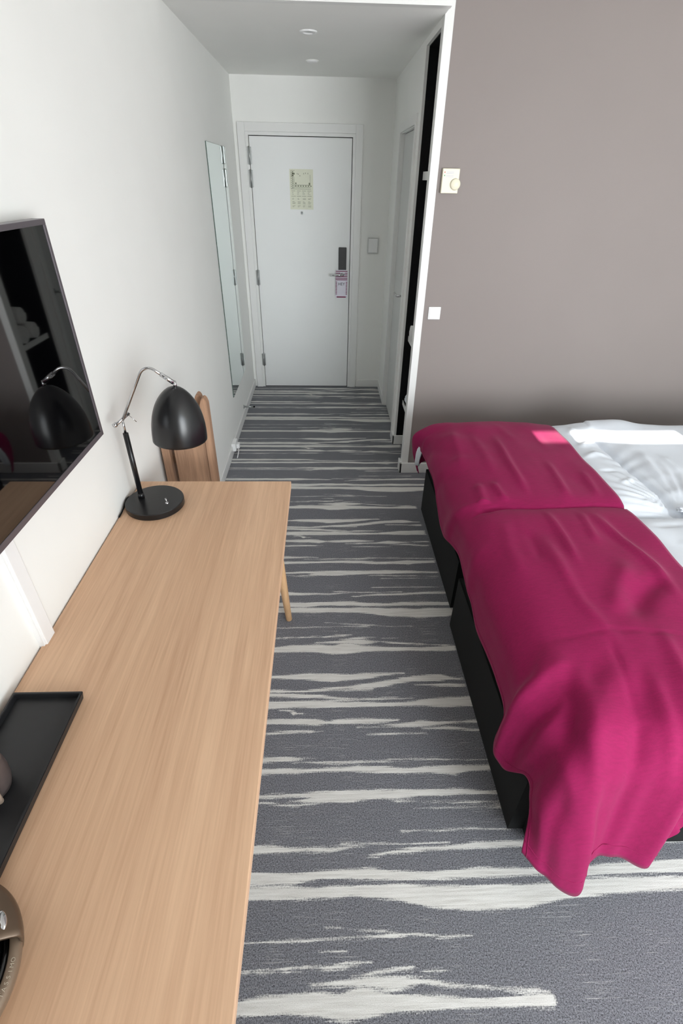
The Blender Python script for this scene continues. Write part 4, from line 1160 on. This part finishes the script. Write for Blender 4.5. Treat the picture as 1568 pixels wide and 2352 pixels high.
FOLDS = [
    ([(0.913, 2.43), (0.89, 2.08), (0.888, 1.745)], 0.013, 0.022), ([(1.089, 2.13), (1.055, 1.735)], 0.011, 0.022), ([(1.226, 2.04), (1.197, 1.76)], 0.008, 0.02),
    ([(0.793, 2.45), (0.80, 2.13), (0.79, 1.95)], 0.007, 0.03), ([(0.76, 1.93), (0.783, 1.745)], 0.012, 0.02), ([(0.70, 1.93), (0.690, 1.75)], 0.012, 0.022),
    ([(0.64, 1.735), (0.70, 1.715), (0.78, 1.735)], -0.012, 0.018), ([(0.66, 1.78), (0.72, 1.765)], 0.010, 0.014),
    ([(0.917, 1.70), (0.918, 1.49), (0.905, 1.30)], 0.012, 0.020), ([(1.10, 1.70), (1.143, 1.46), (1.176, 1.31), (1.165, 1.10)], 0.014, 0.024),
    ([(1.064, 1.69), (1.03, 1.43)], 0.009, 0.018), ([(0.843, 1.56), (0.833, 1.14), (0.882, 0.92)], 0.009, 0.028), ([(0.80, 1.55), (0.78, 1.33)], -0.006, 0.02),
    ([(0.96, 1.05), (1.06, 1.17), (1.197, 1.27)], -0.016, 0.040), ([(0.90, 1.06), (1.00, 1.22), (1.10, 1.35)], 0.012, 0.040),
    ([(0.857, 1.02), (0.83, 0.83), (0.81, 0.70)], -0.005, 0.012), ([(1.03, 1.04), (1.0, 0.85), (0.98, 0.74)], 0.010, 0.025),
    ([(0.60, 0.985), (0.875, 1.018), (1.10, 0.995), (1.27, 1.01)], -0.003, 0.006), ([(0.735, 0.93), (0.70, 0.78), (0.672, 0.63)], 0.011, 0.030),
    ([(0.685, 0.88), (0.645, 0.75), (0.612, 0.66)], -0.010, 0.026), ([(0.92, 0.90), (0.89, 0.73), (0.875, 0.60)], 0.010, 0.026), ([(0.82, 0.74), (0.80, 0.64)], -0.007, 0.025),
    ([(0.72, 0.93), (0.63, 0.875), (0.53, 0.85)], 0.009, 0.024), ([(0.70, 0.87), (0.62, 0.80), (0.55, 0.77)], -0.008, 0.020),
    ([(1.18, 0.95), (1.12, 0.76)], 0.010, 0.03), ([(0.95, 2.58), (1.0, 2.30)], 0.004, 0.03), ([(0.70, 2.55), (0.69, 2.25), (0.665, 2.05)], 0.008, 0.03),
    ([(0.735, 1.66), (0.70, 1.45), (0.70, 1.25)], 0.006, 0.03), ([(1.16, 2.5), (1.14, 2.2)], 0.004, 0.03)]
for pts, h, w in FOLDS:
    disp = disp + ridge(tx_, ty_, pts, h * 1.05, w * 0.78)
disp = disp + (vnoise(tx_ * 7, ty_ * 6, 21) - 0.5) * 0.010 + (vnoise(tx_ * 18, ty_ * 10, 22) - 0.5) * 0.0035
# folds that run down the hanging corner, laid out in the cloth's own row / column coordinates
ii = np.linspace(0, NET.shape[1] - 1, TH.shape[0])[:, None] * np.ones((1, TH.shape[1]))
jj = np.ones((TH.shape[0], 1)) * np.linspace(0, NET.shape[0] - 1, TH.shape[1])[None, :]
for pts, h, w in (([(-0.6, 1.2), (1.4, 2.3), (3.2, 3.6), (4.6, 5.6)], -0.015, 0.42), ([(-0.8, 3.5), (1.2, 4.0), (2.6, 4.6), (3.8, 5.8)], 0.016, 0.40),
                  ([(-0.6, 2.6), (1.2, 3.1), (2.6, 3.9), (3.6, 5.0)], -0.010, 0.30), ([(2.0, -0.8), (2.5, 1.4), (3.3, 3.0), (4.3, 5.2)], 0.016, 0.40),
                  ([(3.3, -0.8), (3.7, 1.4), (4.2, 3.2), (4.9, 5.0)], -0.013, 0.34), ([(5.0, -0.8), (5.05, 1.5), (5.2, 3.4), (5.5, 5.6)], 0.013, 0.30),
                  ([(5.7, -0.8), (5.8, 1.5), (6.0, 3.4)], -0.010, 0.34), ([(0.9, -0.6), (1.3, 0.9), (2.0, 2.0)], -0.008, 0.30),
                  ([(-0.6, 9.2), (1.5, 9.6), (3.4, 10.2)], 0.006, 0.5), ([(-0.6, 13.5), (1.5, 13.0), (3.6, 12.4)], 0.010, 0.45), ([(-0.6, 15.6), (2.0, 15.0), (3.6, 14.0)], -0.007, 0.5),
                  ([(0.0, 18.4), (2.0, 18.0), (4.2, 16.4)], 0.007, 0.4), ([(0.0, 17.4), (2.0, 17.0), (4.0, 15.6)], -0.007, 0.4)):
    disp = disp + ridge(ii, jj, pts, h * 1.1, w * 0.78, 0.30)
hang = sstep(0.56, 0.46, TH[..., 2])
disp = disp + hang * 0.010 * (0.25 * np.sin(ty_ * 9 + 2.0) * sstep(0.9, 1.1, ty_) + np.sin(tx_ * 36) * sstep(0.80, 0.66, ty_) * sstep(0.8, 0.9, tx_))
TH = TH + nrm * disp[..., None]
th = empty('bed_throw', (0.93, 1.65, 0.60), 'magenta wool throw spread across the foot end of both beds', 'throw blanket')
me = grid_mesh('cloth', TH)
clo = link('cloth', me, M['throw'], th, True)
sm_ = clo.modifiers.new('thickness', 'SOLIDIFY'); sm_.thickness = 0.0035; sm_.offset = 0
# stitched hem: a fine raised line a little inside the free edges
hem_pts = [TH[3, k] + nrm[3, k] * 0.0022 for k in range(0, TH.shape[1], 3)]
bm = bmesh.new(); add_tube(bm, [tuple(p) for p in hem_pts], 0.0011, 6); bm_obj('hem_stitch', bm, M['throw_hem'], th, True)
hem_pts = [TH[k, 3] + nrm[k, 3] * 0.0022 for k in range(0, TH.shape[0], 3)]
bm = bmesh.new(); add_tube(bm, [tuple(p) for p in hem_pts], 0.0011, 6); bm_obj('hem_stitch', bm, M['throw_hem'], th, True)

# ---- lower wardrobe shelf: spare pillow and crumpled bag
pl = empty('spare_pillow', (0.80, N0 + 0.22, 0.37), 'white spare pillow on the low wardrobe shelf', 'pillow')
bm = bmesh.new()
bmesh.ops.create_icosphere(bm, subdivisions=4, radius=1.0)
for v in bm.verts:
    c = v.co.copy()
    k = 1 + 0.10 * mnoise.noise(c * 2.5)
    v.co = Vector((0.800 + math.copysign(abs(c.x) ** 0.7, c.x) * 0.20 * k, N0 + 0.245 + math.copysign(abs(c.y) ** 0.7, c.y) * 0.112 * k, 0.428 + c.z * 0.055 * k))
bm_obj('pillow_cover', bm, M['linen'], pl, True)
bg = empty('laundry_bag', (0.708, N0 + 0.09, 0.37), 'crumpled white laundry bag beside the spare pillow in the wardrobe', 'bag')
bm = bmesh.new()
bmesh.ops.create_icosphere(bm, subdivisions=4, radius=1.0)
for v in bm.verts:
    c = v.co.copy()
    k = 1 + 0.28 * mnoise.noise(c * 2.6 + Vector((5, 2, 1))) + 0.22 * abs(mnoise.noise(c * 5.5))
    v.co = Vector((0.708 + c.x * 0.11 * k, N0 + 0.078 + c.y * 0.052 * k, max(0.3706, 0.43 + c.z * 0.06 * k)))
bm_obj('bag_body', bm, M['white_plastic'], bg, True)
